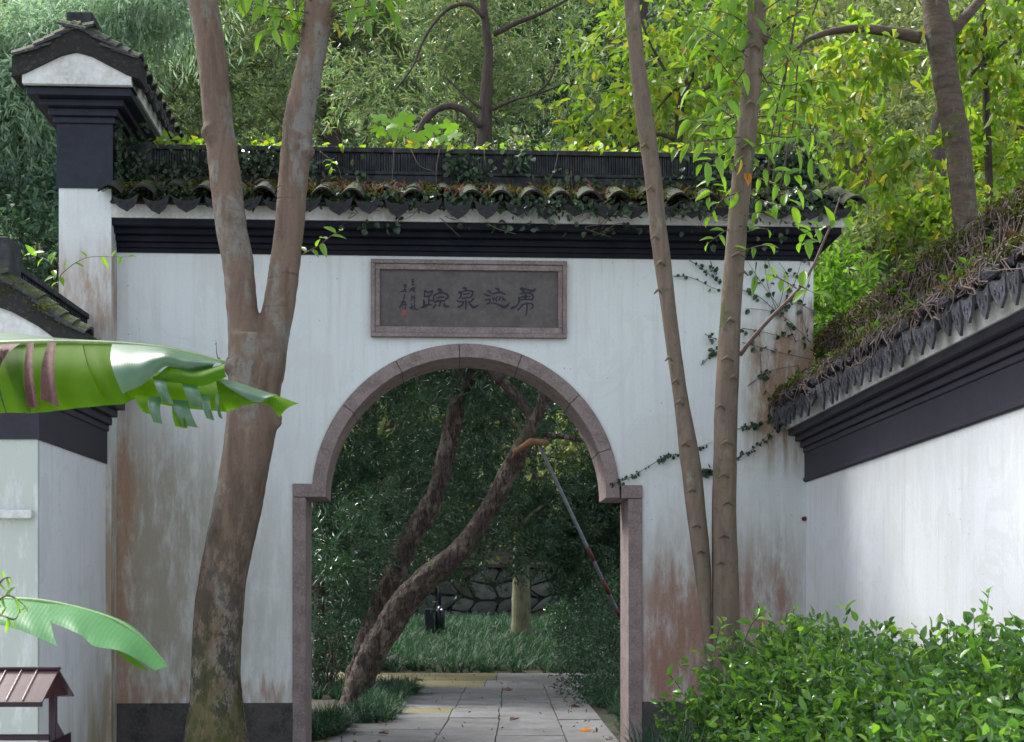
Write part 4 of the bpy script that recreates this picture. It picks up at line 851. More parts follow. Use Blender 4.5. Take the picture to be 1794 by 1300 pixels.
for ky, kx in ((62,1340), (75,1318)):
    c = at(kx, ky, DT - .05) + off; MB().tube([c + Vector((0,.05,0)), c, c + Vector((.012,-.03,.0))], [.045,.035,.014], 9).build("knot", B_S, TT_, True)
p_, r_ = limb_px([(1292,1300,622), (1316,1322,592), (1352,1358,552), (1392,1397,512), (1420,1425,470), (1438,1442,430), (1455,1459,390), (1470,1473,345)], depth=DT + .15); MB().tube([p + off for p in p_], [.0155 - .0115 * i / len(p_) for i in range(len(p_))], 8, .05).build("branch", simple("red_twig_bark", (.15,.10,.085), .7, .3, 20, .2), TT_, True)
SPR = [([(1318,30),(1290,50),(1262,90),(1240,130)],10,38,.4), ([(1335,60),(1370,80),(1400,130)],9,38,.3), ([(1310,100),(1275,75),(1235,50),(1200,45)],11,36,.42), ([(1328,140),(1380,150),(1420,140),(1460,150)],10,40,.26), ([(1300,190),(1262,220),(1230,215),(1195,205)],10,36,.4), ([(1316,230),(1370,240),(1430,235)],10,40,.26), ([(1296,250),(1262,272),(1225,290)],8,36,.36), ([(1340,10),(1310,-5),(1270,-10),(1230,-20)],9,38,.4), ([(1312,340),(1345,355),(1385,362),(1420,362)],8,34,.42), ([(1308,300),(1345,318),(1390,330),(1430,335)],8,34,.36),
 ([(1455,395),(1430,400),(1405,412)],5,34,.46), ([(1452,398),(1470,385),(1490,378)],4,34,.46), ([(1440,425),(1420,420),(1400,425)],4,32,.46), ([(1395,505),(1370,490),(1345,480)],5,28,.5), ([(1400,500),(1420,510),(1440,520)],4,36,.45),
 ([(1308,255),(1275,290),(1252,318),(1240,350)],9,34,.33), ([(1300,395),(1270,405),(1238,428)],7,32,.36), ([(1300,335),(1265,350),(1240,385)],6,30,.36), ([(1305,378),(1330,372),(1352,368)],4,28,.38), ([(1303,408),(1330,400),(1350,404)],3,32,.3), ([(1300,440),(1325,432),(1350,428)],4,34,.34),
 ([(1322,150),(1365,120),(1400,95),(1430,95)],9,38,.3), ([(1330,90),(1360,50),(1400,20),(1420,-10)],10,38,.3), ([(1318,60),(1290,30),(1250,18),(1215,20)],11,38,.4), ([(1302,165),(1270,120),(1240,85),(1215,70)],11,38,.4), ([(1298,215),(1260,190),(1225,165),(1200,150)],10,38,.36), ([(1295,240),(1255,245),(1215,250),(1185,262)],9,36,.36),
 ([(1320,205),(1365,205),(1410,225),(1450,250)],10,40,.26), ([(1312,262),(1350,250),(1400,262),(1440,290)],9,38,.28), ([(1325,180),(1360,170),(1410,180),(1470,200)],10,38,.26), ([(1318,290),(1360,300),(1400,310)],6,32,.34), ([(1306,330),(1290,300),(1275,260)],6,34,.36), ([(1338,20),(1380,-10),(1420,-25)],6,38,.3), ([(1305,120),(1280,160),(1262,210)],7,34,.36), ([(1330,120),(1352,160),(1366,200)],7,36,.3)]
for s_, n, Lp, ra_ in SPR: sprig(TT_, off, s_, DT - .08 + random.uniform(-.2, .2), n, Lp, ra_, L_SPR1, droop=.35)
for s_ in ([(1352,330),(1365,230),(1378,120),(1400,-10)], [(1366,330),(1392,200),(1400,100),(1440,-20)], [(1345,350),(1350,250),(1372,140),(1390,60)]):
    rows = spline(s_, 5); MB().tube([at(a, b, DT + .1) + off for a, b in rows], .006, 5).build("twig", B_T, TT_, True)
sprig(TT_, off, [(1304,290),(1308,300),(1310,318)], DT - .1, 1, 34, .4, L_ORANGE, droop=1.0); sprig(TT_, off, [(1300,260),(1298,272),(1297,282)], DT - .1, 2, 26, .5, L_YELLOW1, droop=1.0)
sprig(TT_, off, [(1325,460),(1323,480),(1322,500)], DT - .05, 1, 44, .3, L_SPR1, droop=1.2)
crown_obj("crown", [(at(1180,-330,9.2) + off, (.9,.9,.5)), (at(1340,-420,9.3) + off, (1.1,.9,.5))], 4000, L_YG, TT_, 'oval', per=12, L=.14, W=.05, spread=.3, droop=.4)
# ================================================================ HEDGE, lower right
HR = [(1258, 1292, 8.3, 0.276, 0.32, 0.22), (1348, 1202, 8.3, 0.3496, 0.4, 0.24), (1378, 1302, 7.8, 0.41400000000000003, 0.5, 0.42), (1455, 1202, 7.7, 0.41400000000000003, 0.5, 0.26), (1485, 1317, 7.2, 0.46, 0.5, 0.45), (1595, 1242, 7.0, 0.41400000000000003, 0.5, 0.28), (1635, 1342, 6.5, 0.46, 0.5, 0.45), (1735, 1257, 6.2, 0.41400000000000003, 0.5, 0.3), (1805, 1342, 5.6, 0.41400000000000003, 0.5, 0.42), (1695, 1432, 5.4, 0.41400000000000003, 0.45, 0.4), (1865, 1242, 5.9, 0.36800000000000005, 0.5, 0.25), (1495, 1452, 6.4, 0.46, 0.5, 0.4), (1348, 1442, 7.4, 0.41400000000000003, 0.4, 0.4), (1575, 1552, 5.8, 0.46, 0.5, 0.5), (1795, 1532, 5.0, 0.46, 0.5, 0.5), (1415, 1612, 6.6, 0.552, 0.5, 0.4)]
hb = at(1560,1300,6.6); HG = thing("hedge", "glossy green hedge with bright new leaves in the lower right corner against the white wall", "hedge", (hb.x, hb.y, 0)); off = -Vector((hb.x, hb.y, 0))
hl = [(c, r) for c, r in px_lobes(HR)]
P, D, N, LLn, WWn = crown(hl, 36000, per=9, L=.052, W=.028, spread=.17, tmpl='oval', shell=.55, up=.6, flat=.45, lrange=(.45, 1.45))
keep = (P[:, 0] < x5 - .02); P, D, N, LLn, WWn = P[keep], D[keep], N[keep], LLn[keep], WWn[keep]
fw = np.array(FW); rt = np.array(RT); rel = P - np.array(EYE); dep = rel @ fw; sx = 897 + F * (rel @ rt) / dep; sy = 1065 - F * rel[:, 2] / dep
# the nearest visible leaf in each small patch of the view is big enough to pick out singly
vis = (sx > 1100) & (sx < 1794) & (sy < 1300); cell = (sx // 34).astype(int) * 1000 + (sy // 30).astype(int); first = {}
for i in np.argsort(dep):
    if vis[i] and cell[i] not in first: first[cell[i]] = i
idx = np.array(sorted(first.values(), key=lambda i: dep[i])[:290]); m = np.ones(len(P), bool); m[idx] = False
V, Fq = leaf_arrays(P[m] + np.array(off), D[m], N[m], LLn[m], WWn[m], 'oval'); np_obj("foliage", V, Fq, L_HEDGE, HG)
leaf_parts(P[idx], D[idx], N[idx], LLn[idx] * 1.15, WWn[idx] * 1.1, L_HEDGE1, HG, off=-off)
mb = MB()
for c, r in hl:
    for k in range(4):
        tip = c + Vector((random.uniform(-r[0], r[0]) * .8, random.uniform(-r[1], r[1]) * .8, random.uniform(0, r[2]))); b_ = Vector((c.x + random.uniform(-.1,.1), c.y + random.uniform(-.1,.1), 0)); mb.tube([b_ + off, (b_.lerp(tip, .5) + Vector((random.uniform(-.08,.08), 0, 0))) + off, tip + off], [.012, .008, .003], 5)
mb.build("stem", B_T, HG, True)
for s_, n, Lp in (([(1250,1150),(1258,1110),(1270,1085)],6,24), ([(1300,1130),(1320,1090),(1345,1070)],6,24), ([(1450,1140),(1440,1100),(1425,1078)],6,24), ([(1500,1150),(1520,1110),(1535,1095)],6,24), ([(1200,1220),(1180,1190),(1165,1180)],5,22), ([(1700,1180),(1722,1110),(1728,1070),(1733,1035)],10,26), ([(1640,1190),(1620,1130),(1600,1095)],6,30), ([(1690,1180),(1706,1110),(1705,1070)],8,26), ([(1665,1190),(1660,1120),(1661,1085)],6,22), ([(1770,1190),(1785,1120),(1790,1090)],7,28), ([(1760,1190),(1752,1130),(1745,1100)],6,26), ([(1395,1110),(1392,1080),(1388,1062)],5,20), ([(1330,1100),(1330,1070),(1326,1052)],4,20), ([(1560,1140),(1550,1105),(1580,1108)],4,22), ([(1700,1240),(1735,1190),(1760,1170)],6,44), ([(1620,1260),(1680,1230),(1700,1200)],6,36)):
    sprig(HG, off, s_, (6.2 if s_[0][0] > 1600 else 7.8) , n, Lp, .5, L_HEDGE1, tw=.003, droop=-.2)
cs = []
for i in range(46):
    p = at(random.uniform(1135, 1245), 1300, random.uniform(7.6, 8.9)); cs.append((p.x, p.y, random.uniform(.42, .62)))
grass(cs, 70, .42, L_GRASS, "lilyturf_front", width=.004)
hm = MB().box(gx(1118), gx(1260), -1.6, -.14, 0, .5).build("planting_bank", SOIL, bevel=.05); hm["kind"] = "structure"
# ================================================================ BANANA PLANT, left
def banmat(name, c1, c2, trans, rough, tcol, spec=.5, vs=150):
    t = NT(name); P = t.coord('World'); X = t.sep(P)
    wv = t.node("ShaderNodeTexWave"); wv.bands_direction = 'X'; t.set(wv.inputs[0], t.mapping(P, (1, 1, -.32))); wv.inputs['Scale'].default_value = vs / 4.2; wv.inputs['Distortion'].default_value = 1.2; wv.inputs['Detail'].default_value = 2
    n = t.noise(P, 5, 5, .6); c = t.mix(t.mr(n, .3, .7), c1, c2); c = t.mix(t.mr(wv.outputs['Fac'], .55, 1, 0, .09), c, tuple(min(1, x * 1.7) for x in c1))
    c = t.mix(t.mr(t.noise(P, 22, 4, .7), .68, .74, 0, .6), c, (.16,.10,.03))
    t.bump(wv.outputs['Fac'], .10, .002); t.fin(c, rough, spec)
    tr = t.node("ShaderNodeBsdfTranslucent"); t.set(tr.inputs[0], t.mix(1.0, c, tcol, 'MULTIPLY')); ms = t.node("ShaderNodeMixShader"); ms.inputs[0].default_value = trans
    t.l.new(t.b.outputs[0], ms.inputs[1]); t.l.new(tr.outputs[0], ms.inputs[2]); t.l.new(ms.outputs[0], t.out.inputs[0]); return t.m
BAN_U = banmat("banana_leaf_underside", (.10,.20,.015), (.08,.165,.012), .62, .6, (2.0,2.2,.5), .2)
BAN_T = banmat("banana_leaf_top", (.06,.15,.07), (.05,.12,.06), .25, .33, (1.5,1.8,.6), .9)
BAN_L = banmat("banana_leaf_young", (.11,.30,.13), (.09,.25,.10), .4, .42, (1.4,1.6,.6), vs=110)
DRYB = simple("dry_banana_strip", (.13,.065,.055), .8, .4, 14, .5, alt=(.08,.04,.035))
stem_p = at(-330, 1065, 5.5); BP = thing("banana_plant", "banana plant reaching in from the left with one wide torn leaf and one young leaf", "plant", (stem_p.x, stem_p.y, 0)); off = -Vector((stem_p.x, stem_p.y, 0))
MB().tube([Vector((0,0,-.05)), Vector((.02,0,.6)), Vector((.03,.02,1.2)), Vector((.04,.02,1.75))], [.13,.11,.085,.06], 14, .03).build("stem", simple("banana_stem", (.13,.17,.06), .6, .4, 6, .3), BP, True)
def blade(par, top, bot, mat, name="blade_strip", nu=22, nv=8, bulge=.05, wave=.0035, seed=0, kids=None):
    """a strip of leaf between two edge lines given as (px, py, depth)"""
    tp = np.array(spline(top, 8)); bt = np.array(spline(bot, 8)); g = lambda arr, u: np.array([np.interp(u, np.linspace(0, 1, len(arr)), arr[:, k]) for k in range(3)])
    v = []; f = []
    for i in range(nu + 1):
        a, b = g(tp, i / nu), g(bt, i / nu); A_ = at(*a) + off; B_ = at(*b) + off
        for j in range(nv + 1):
            s = j / nv; p = A_.lerp(B_, s) - FW * (bulge * math.sin(math.pi * s) + wave * math.sin(i * 1.1 + seed) * s); v.append(p)
    for i in range(nu):
        for j in range(nv):
            q = i * (nv + 1) + j; f.append((q, q + 1, q + nv + 2, q + nv + 1))
    return MB().add(v, f).build(name, mat, par, True)
BL = bpy.data.objects.new("leaf", None); COL.objects.link(BL); BL.parent = BP; BL["label"] = "wide torn banana leaf with brown dried strips"
tl = [(-330,690,5.35), (-260,640,5.3), (-150,612,5.25), (0,603,5.2), (100,600,5.2), (200,602,5.2), (300,612,5.2), (395,635,5.2)]
rows = spline(tl, 6); pts = [at(*r) + off for r in rows]; MB().tube([Vector((.04,.02,1.7))] + pts, [.035] + [.018 - .013 * i / len(pts) for i in range(len(pts))], 8).build("midrib", simple("banana_midrib", (.22,.30,.12), .5, .3, 8, .1), BL, True)
blade(BL, [(-250,636,5.3),(-150,612,5.25),(-70,606,5.2),(-6,603,5.2)], [(-230,740,5.2),(-150,738,5.1),(-70,728,5.05),(10,723,5.05)], BAN_U, seed=1)
blade(BL, [(-2,603,5.2),(20,602.5,5.2),(44,602,5.2)], [(12,723,5.05),(35,723,5.04),(54,722,5.04)], BAN_U, seed=1, nu=8)
blade(BL, [(2,603,5.2),(50,602,5.2),(100,600,5.2),(144,600,5.2)], [(46,724,5.05),(80,722,5.03),(120,717,5.05),(186,710,5.04)], BAN_U, seed=2)
blade(BL, [(146,600.5,5.2),(170,601,5.2),(198,602,5.2)], [(184,710,5.06),(205,709,5.04),(222,707,5.05)], BAN_U, seed=3, nu=10)
blade(BL, [(198,602,5.21),(260,645,5.21),(320,655,5.22),(400,668,5.24)], [(216,707,5.08),(250,698,5.08),(300,712,5.1),(398,722,5.12)], BAN_U, seed=4, bulge=.03)
blade(BL, [(196,602,5.19),(250,605,5.19),(300,611,5.19),(345,622,5.19),(398,637,5.19)], [(214,690,5.0),(252,672,5.0),(290,642,5.02),(330,652,5.04),(372,648,5.1)], BAN_T, seed=5, bulge=.07, nu=26)
blade(BL, [(270,662,5.08),(300,640,5.08),(340,650,5.06),(396,637,5.1)], [(276,668,5.02),(320,672,5.0),(355,676,5.0),(397,660,5.04)], BAN_U, seed=6, bulge=.04)
blade(BL, [(378,662,5.16),(420,672,5.16),(470,688,5.18),(524,707,5.2)], [(398,722,5.1),(430,710,5.08),(468,708,5.1),(490,731,5.12)], BAN_U, seed=7)
blade(BL, [(380,661,5.13),(420,671,5.13),(465,686,5.13),(488,692,5.13)], [(398,678,5.06),(425,694,5.05),(450,705,5.06),(474,697,5.08)], BAN_T, seed=8, bulge=.02, nu=12)
blade(BL, [(-250,634,5.32),(-100,605,5.3),(0,597,5.3),(100,594,5.3),(200,598,5.3),(300,608,5.3),(395,632,5.3)], [(-250,610,5.75),(-100,592,5.75),(0,583,5.72),(60,588,5.6),(140,596,5.5),(260,604,5.4),(380,628,5.34)], BAN_T, seed=9, bulge=0, nu=34)
for (a, b, c, d, e_, g_, mt) in ((236,262,692,250,264,726,BAN_U), (262,284,694,268,284,743,BAN_T), (300,330,700,312,346,749,BAN_T), (303,322,702,308,330,751,BAN_U), (352,368,690,362,376,737,BAN_T), (378,384,690,384,391,735,BAN_T), (268,290,660,285,304,708,BAN_T), (318,345,668,335,362,715,BAN_T)):
    blade(BL, [(a,c,5.02),(b,c+2,5.02)], [(d,g_-4,4.98),(e_,g_,4.98)], mt, "torn_strip", 6, 6, .03, .006, a)
for top, bot in (([(-6,603,5.14),(36,602,5.14)], [(-20,660,5.05),(2,648,5.05)]), ([(48,600,5.14),(60,600,5.14)], [(48,714,5.0),(70,712,5.0)]), ([(84,600,5.12),(98,600,5.12)], [(72,700,4.98),(106,714,4.98)]), ([(0,606,5.1),(12,604,5.1)], [(-6,640,5.02),(10,620,5.02)])):
    blade(BL, top, bot, DRYB, "dried_strip", 5, 10, .035, .02, 3)
BL2 = bpy.data.objects.new("leaf", None); COL.objects.link(BL2); BL2.parent = BP; BL2["label"] = "young pale green banana leaf, lower left"
rows = spline([(-360,1180,5.0),(-250,1080,4.6),(-120,1050,4.35),(0,1050,4.3),(90,1056,4.3),(190,1082,4.3),(245,1115,4.3),(293,1168,4.3)], 5); pts = [at(*r) + off for r in rows]
MB().tube([Vector((.02,0,.9))] + pts, [.028] + [.013 - .011 * i / len(pts) for i in range(len(pts))], 8).build("midrib", simple("banana_midrib_pale", (.25,.38,.16), .5, .3, 8, .1), BL2, True)
blade(BL2, [(-240,1074,4.5),(-120,1046,4.35),(0,1048,4.3),(45,1050,4.3),(90,1056,4.3)], [(-200,1130,4.4),(-100,1090,4.2),(0,1095,4.15),(55,1112,4.12),(101,1133,4.1)], BAN_L, seed=1, bulge=.03)
blade(BL2, [(90,1056,4.3),(140,1064,4.3),(190,1082,4.3),(245,1115,4.3),(293,1168,4.3)], [(93,1092,4.15),(140,1112,4.12),(165,1132,4.1),(215,1142,4.12),(272,1175,4.2)], BAN_L, seed=2, bulge=.03)
blade(BL2, [(200,1140,4.16),(230,1150,4.16)], [(238,1168,4.2),(262,1176,4.22)], BAN_U, "torn_strip", 6, 4, 0, 0)
blade(BL2, [(-240,1072,4.5),(-120,1044,4.37),(0,1046,4.32),(90,1054,4.32),(190,1080,4.32),(245,1112,4.32),(290,1164,4.32)], [(-240,1060,4.8),(-120,1040,4.6),(0,1044,4.5),(90,1052,4.5),(190,1077,4.45),(245,1108,4.4),(291,1162,4.34)], BAN_L, seed=4, bulge=0, nu=30)
sp = thing("sprig_plant", "small blurred twig with narrow grey-green leaves at the far left edge", "plant", (at(-60,1065,4.0).x, at(-60,1065,4.0).y, 0)); o2 = -Vector(sp.location)
MB().tube([Vector((0,0,0)), Vector((.02,0,.8)), at(-40,1110,4.0) + o2, at(0,1060,4.0) + o2], [.01,.008,.005,.004], 6).build("stem", B_T, sp, True)
sprig(sp, o2, [(-20,1085),(0,1050),(20,1045),(45,1062)], 4.0, 9, 26, .25, L_SPR1, droop=.3); sprig(sp, o2, [(-25,1085),(0,1078),(25,1085),(35,1068)], 4.0, 7, 24, .3, L_SPR1, droop=.2); sprig(sp, o2, [(-15,1040),(5,1015),(18,1012)], 4.0, 5, 20, .25, L_SPR1)
# ================================================================ SMALL METAL SHELTER SIGN, lower left
RED = simple("maroon_paint", (.085,.030,.040), .38, .15, 6, .05, spec=.5); REDD = simple("dark_maroon_paint", (.035,.014,.028), .4, .2, 6, .05); SEAMM = simple("bright_seam", (.36,.24,.25), .4, .1, 6, 0)
sg = thing("shelter_sign", "maroon metal box with a small ribbed gable roof on a post, bottom left", "sign", (at(70,1300,5.0).x, at(70,1300,5.0).y, 0)); o3_ = -Vector(sg.location)
def cb(name, x0, x1, d0, d1, z0, z1, mat, bevel=.003):
    v = []
    for z in (z0, z1):
        for x, d in ((x0,d0),(x1,d0),(x1,d1),(x0,d1)): v.append(cam_xz(x, d, z) + o3_)
    return MB().add(v, [(3,2,1,0),(4,5,6,7),(0,1,5,4),(1,2,6,5),(2,3,7,6),(3,0,4,7)]).build(name, mat, sg, bevel=bevel)
def quadslab(name, pts, th, mat):
    v = [cam_xz(*p) + o3_ for p in pts] + [cam_xz(p[0], p[1], p[2] - th) + o3_ for p in pts]
    return MB().add(v, [(0,1,2,3),(7,6,5,4),(0,4,5,1),(1,5,6,2),(2,6,7,3),(3,7,4,0)]).build(name, mat, sg, bevel=.001)
def roofsign(xr, xl, zr, dr, fd, fz, bd, bz, xf):
    quadslab("roof_panel", [(xl,dr,zr),(xr,dr,zr),(xf,dr-fd,fz),(xl,dr-fd,fz)], .008, RED)
    quadslab("roof_panel", [(xl,dr,zr),(xr,dr,zr),(xr-.0,dr+bd,bz),(xl,dr+bd,bz)], .008, REDD)
    cb("ridge_cap", xl, xr + .004, dr - .012, dr + .012, zr - .004, zr + .008, REDD)
    cb("eave_rail", xl, xf + .002, dr - fd - .012, dr - fd + .004, fz - .016, fz + .002, REDD)
roofsign(-1.592, -2.6, 1.385, 5.0, .17, 1.280, .17, 1.285, -1.596)
for k in range(7):
    x = -1.665 - k * .055; a_ = cam_xz(x, 4.998, 1.388) + o3_; b_ = cam_xz(x, 4.833, 1.286) + o3_; MB().tube([a_, b_], .0022, 5).build("roof_seam", SEAMM, sg)
quadslab("gable_panel", [(-1.606,4.99,1.372),(-1.606,5.01,1.372),(-1.606,5.15,1.287),(-1.606,4.85,1.287)], .0001, RED)
cb("post", -1.625, -1.600, 4.985, 5.01, 0, 1.30, REDD); cb("post", -2.5, -2.475, 4.985, 5.01, 0, 1.30, REDD)
MB().prism([(0,0),(.05,-.09),(0,-.09)], 'y', -.008, .008).build("bracket", REDD, sg).location = cam_xz(-1.6, 4.995, 1.20) + o3_
cb("rail", -2.6, -1.62, 4.98, 5.02, 1.135, 1.155, REDD)
cb("sign_board", -2.46, -1.64, 4.99, 5.01, .55, 1.1, RED)
quadslab("lower_hood", [(-1.60,4.9,1.135),(-1.55,5.0,1.165),(-1.55,5.0,1.10),(-1.60,4.9,1.08)], .02, REDD)
# ================================================================ STONE WALL, BIN, PROP beyond the gate
SW = thing("stone_wall", "dark rubble stone retaining wall across the back of the lilyturf bed", "wall", cam_xz(0, 32, 1.0)); osw = -Vector(SW.location)
v = []; 
for z in (.6, 2.50):
    for x, d in ((-6.5,32.06),(4.6,32.06),(4.6,32.5),(-6.5,32.5)): v.append(cam_xz(x, d, z) + osw)
MB().add(v, [(3,2,1,0),(4,5,6,7),(0,1,5,4),(1,2,6,5),(2,3,7,6),(3,0,4,7)]).build("backing", simple("wall_joint", (.022,.022,.018), .95, .4, 6, .3), SW)
STN = [simple("rubble_stone%s" % k, c, .85, .35, 5, .6) for k, c in (("", (.06,.066,.062)), ("_brown", (.058,.052,.040)), ("_pale", (.10,.105,.095)))]
nx, nz = 24, 5; X0, X1, Z0, Z1 = -6.4, 4.5, .85, 2.5; gxs = (X1 - X0) / nx; gzs = (Z1 - Z0) / nz
crn = {(i, j): (X0 + gxs * (i + (.5 if j % 2 else 0)) + random.uniform(-.36, .36) * gxs, Z0 + gzs * j + (random.uniform(-.36, .36) * gzs if 0 < j < nz else 0)) for i in range(nx + 1) for j in range(nz + 1)}
for j in range(nz):
    for i in range(nx):
        q = [crn[i, j], crn[i + 1, j], crn[i + 1, j + 1], crn[i, j + 1]]
        ctr = (sum(a for a, b in q) / 4, sum(b for a, b in q) / 4); poly = []
        for k in range(4):
            a = q[k]; b = q[(k + 1) % 4]; poly.append(((a[0]*.8 + b[0]*.2), (a[1]*.8 + b[1]*.2))); poly.append(((a[0]*.2 + b[0]*.8), (a[1]*.2 + b[1]*.8)))
        poly = [(ctr[0] + (a - ctr[0]) * .95, ctr[1] + (b - ctr[1]) * .93) for a, b in poly]; pr = random.uniform(.03, .10); n = 8
        v = [cam_xz(a, 32.06, b) + osw for a, b in poly] + [cam_xz(ctr[0] + (a - ctr[0]) * .9, 32.06 - pr * .8, ctr[1] + (b - ctr[1]) * .88) + osw for a, b in poly] + [cam_xz(ctr[0], 32.06 - pr * 1.2, ctr[1]) + osw]
        MB().add(v, [(k, (k+1) % n, n + (k+1) % n, n + k) for k in range(n)] + [(n + k, n + (k+1) % n, 2*n) for k in range(n)]).build("stone", random.choice(STN), SW)
x = -6.5
while x < 4.4:
    l_ = random.uniform(.7, 1.1); v = []
    for z in (2.505, 2.60):
        for a, d in ((x+.01,31.9),(min(x+l_,4.6)-.01,31.9),(min(x+l_,4.6)-.01,32.5),(x+.01,32.5)): v.append(cam_xz(a, d, z) + osw)
    MB().add(v, [(3,2,1,0),(4,5,6,7),(0,1,5,4),(1,2,6,5),(2,3,7,6),(3,0,4,7)]).build("coping_stone", STN[1], SW, bevel=.01); x += l_
bn = at(762, 1116, 28.3); BN = thing("litter_bin", "small dark metal bin with a thin pole standing in the lilyturf beyond the arch", "bin", (bn.x, bn.y, bn.z + .06))
BK = simple("black_metal", (.012,.013,.028), .35, .2, 9, .05)
MB().box(-.20,-.005,-.12,.12,0,.50).build("body", BK, BN, bevel=.015); MB().tube([Vector((.10,0,0)),Vector((.10,0,.44)),Vector((.10,0,.50)),Vector((.10,0,.56))],[.095,.095,.07,.03],16).build("canister", BK, BN, True)
MB().tube([Vector((.09,.02,.5)),Vector((.09,.02,1.15))], .035, 10).build("pole", BK, BN, True); MB().tube([Vector((.13,-.08,.47)),Vector((.13,-.1,.49))], .02, 8).build("cap", simple("chrome_cap", (.7,.7,.75), .1, .1, 9, 0, spec=1), BN, True)
a_ = at(941, 772, 15.95); b_ = at(1085, 1078, 17.2); gg = a_ + (b_ - a_) * ((a_.z - .48) / (a_.z - b_.z)); PR = thing("prop_pole", "long grey prop with faded red bands holding up the leaning tree", "pole", gg); opr = -Vector(gg)
MB().tube([gg + opr, a_ + opr], .021, 12).build("pole", simple("grey_paint", (.16,.17,.19), .5, .3, 12, .1), PR, True)
for s_, e_ in ((.59,.67), (.78,.87), (.955,1.0), (1.08,1.17)):
    MB().tube([a_.lerp(b_, s_) + opr, a_.lerp(b_, e_) + opr], .024, 12).build("red_band", simple("faded_red", (.13,.03,.035), .5, .3, 15, .1), PR, True)
MB().tube([at(958,776,16.0) + opr, at(930,774,15.75) + opr, at(905,790,15.9) + opr, at(900,800,16.1) + opr], [.035,.04,.035,.02], 8, .1).build("strap", simple("rope", (.22,.12,.06), .9, .4, 30, .5), PR, True)
# ================================================================ IVY, MOSS AND LITTER ON THE GATE ROOF
def scatter(name, label, pts, mat, L, W, face=(0,-1,.3), loose=.7, tmpl='oval', down=.5, cat=None):
    P = np.array(pts, float); n = len(P); D = nrm(rng.normal(size=(n, 3)) * loose + np.array([0, 0, -down])); N = nrm(rng.normal(size=(n, 3)) * loose + np.array(face))
    V, Fq = leaf_arrays(P, D, N, L * rng.uniform(.55, 1.35, n), W * rng.uniform(.6, 1.3, n), tmpl); o = np_obj(name, V, Fq, mat); o["label"] = label; return o
pts = []
for lo, hi, n, k in ((262,350,120,.7), (355,430,26,.4), (430,500,80,.6), (520,600,36,.5), (600,700,40,.5), (700,860,90,.6), (860,1000,40,.5), (1000,1060,70,1.0), (1060,1130,24,.5), (1130,1180,40,.6), (1180,1300,36,.5), (1300,1425,26,.5), (205,262,14,.5)):
    for i in range(int(n * .65)):
        a = gx(random.uniform(lo, hi)); pts.append((a, random.uniform(.06, .34), 4.868 + abs(random.gauss(0, .022)) * k))
scatter("ridge_ivy", "bright yellow-green creeper leaves lit along the top of the gate ridge", pts, L_IVYB, .055, .05, (0,-.3,1), .6, down=0)
pts = []
def blob(cx_, cy_, rx, ry, n, y):
    for i in range(n): p = aty(cx_ + random.gauss(0, rx), cy_ + random.gauss(0, ry), y); pts.append((p.x, p.y - random.uniform(0, .03), p.z))
for b in ((230,300,25,35,260,.07), (300,310,45,18,170,.07), (340,290,25,14,60,.07), (450,275,40,9,110,.07), (455,295,35,12,70,.07), (545,300,25,20,60,.07), (625,320,12,18,40,.07), (820,292,25,14,90,.07), (828,320,10,14,60,.07), (905,282,15,10,40,.07), (990,320,30,10,50,.07), (1390,300,22,28,420,.06), (1340,300,30,20,90,.07), (1250,310,30,15,60,.07), (1150,320,60,8,60,.07),
          (300,338,70,8,200,-.12), (620,348,60,8,90,-.2), (830,352,80,8,90,-.24), (960,358,60,9,80,-.25), (1050,366,60,9,80,-.27), (1210,366,50,8,60,-.27), (1400,358,40,12,130,-.27), (1310,350,40,10,70,-.22), (740,346,60,7,50,-.24), (480,352,50,6,40,-.24), (890,394,40,5,22,-.2), (1080,404,50,6,26,-.19), (660,395,30,6,16,-.19), (1320,410,50,16,24,-.19)): blob(*b)
scatter("hanging_ivy", "dark small-leaved ivy hanging over the gate ridge, tiles and cornice", pts, L_IVY, .045, .042, down=.9)
pts = []
for i in range(800):
    px = random.choice((random.uniform(205, 1440), random.gauss(880, 150), random.gauss(600, 80))); 
    if 205 < px < 1450: t_ = random.random(); pts.append((gx(px), -.22 + .30 * t_, 4.43 + .15 * t_ + random.uniform(0, .03)))
scatter("leaf_litter", "brown and reddish dead leaves caught between the gate roof tiles", pts, L_DRY, .060, .022, (0,-.3,1), .9, down=.1)
L_MOSS = leafmat("moss_tuft", [(.05,.07,.015), (.09,.11,.02), (.15,.16,.03)], .2, .8, (1.4,1.5,.5), .1)
pts = []
for k in range(190):
    px = random.uniform(208, 1440); t_ = random.random(); c_ = (gx(px), -.24 + .3 * t_, 4.42 + .15 * t_)
    for i in range(34): pts.append((c_[0] + random.gauss(0, .045), c_[1] + random.gauss(0, .03), c_[2] + random.uniform(0, .035)))
scatter("roof_moss", "cushions of yellow-green moss on the gate roof tiles", pts, L_MOSS, .022, .012, (0,-.5,1), 1.0, 'rhomb', 0)
VT = simple("vine_stem", (.17,.13,.11), .8, .4, 25, .2)
def px_curve(mb, pl, y, r=.004, dy=0):
    rows = spline(pl, 5); mb.tube([aty(a, b, y + dy * math.sin(i)) for i, (a, b) in enumerate(rows)], [r * (1.1 - .6 * i / len(rows)) for i in range(len(rows))], 5)
mb = MB()
for c_ in ([(690,262),(688,300),(686,330)], [(770,262),(764,300),(766,345),(768,358)], [(978,268),(968,305),(945,332),(925,340)], [(848,262),(850,290)], [(912,270),(905,285),(895,296)], [(1000,300),(1003,330)], [(720,262),(735,290),(760,300)], [(560,265),(590,290),(600,320)], [(1180,340),(1240,320),(1290,318)], [(1090,348),(1100,375),(1095,395)], [(1325,330),(1360,318),(1400,322)]):
    px_curve(mb, c_, .055, .0035, .004)
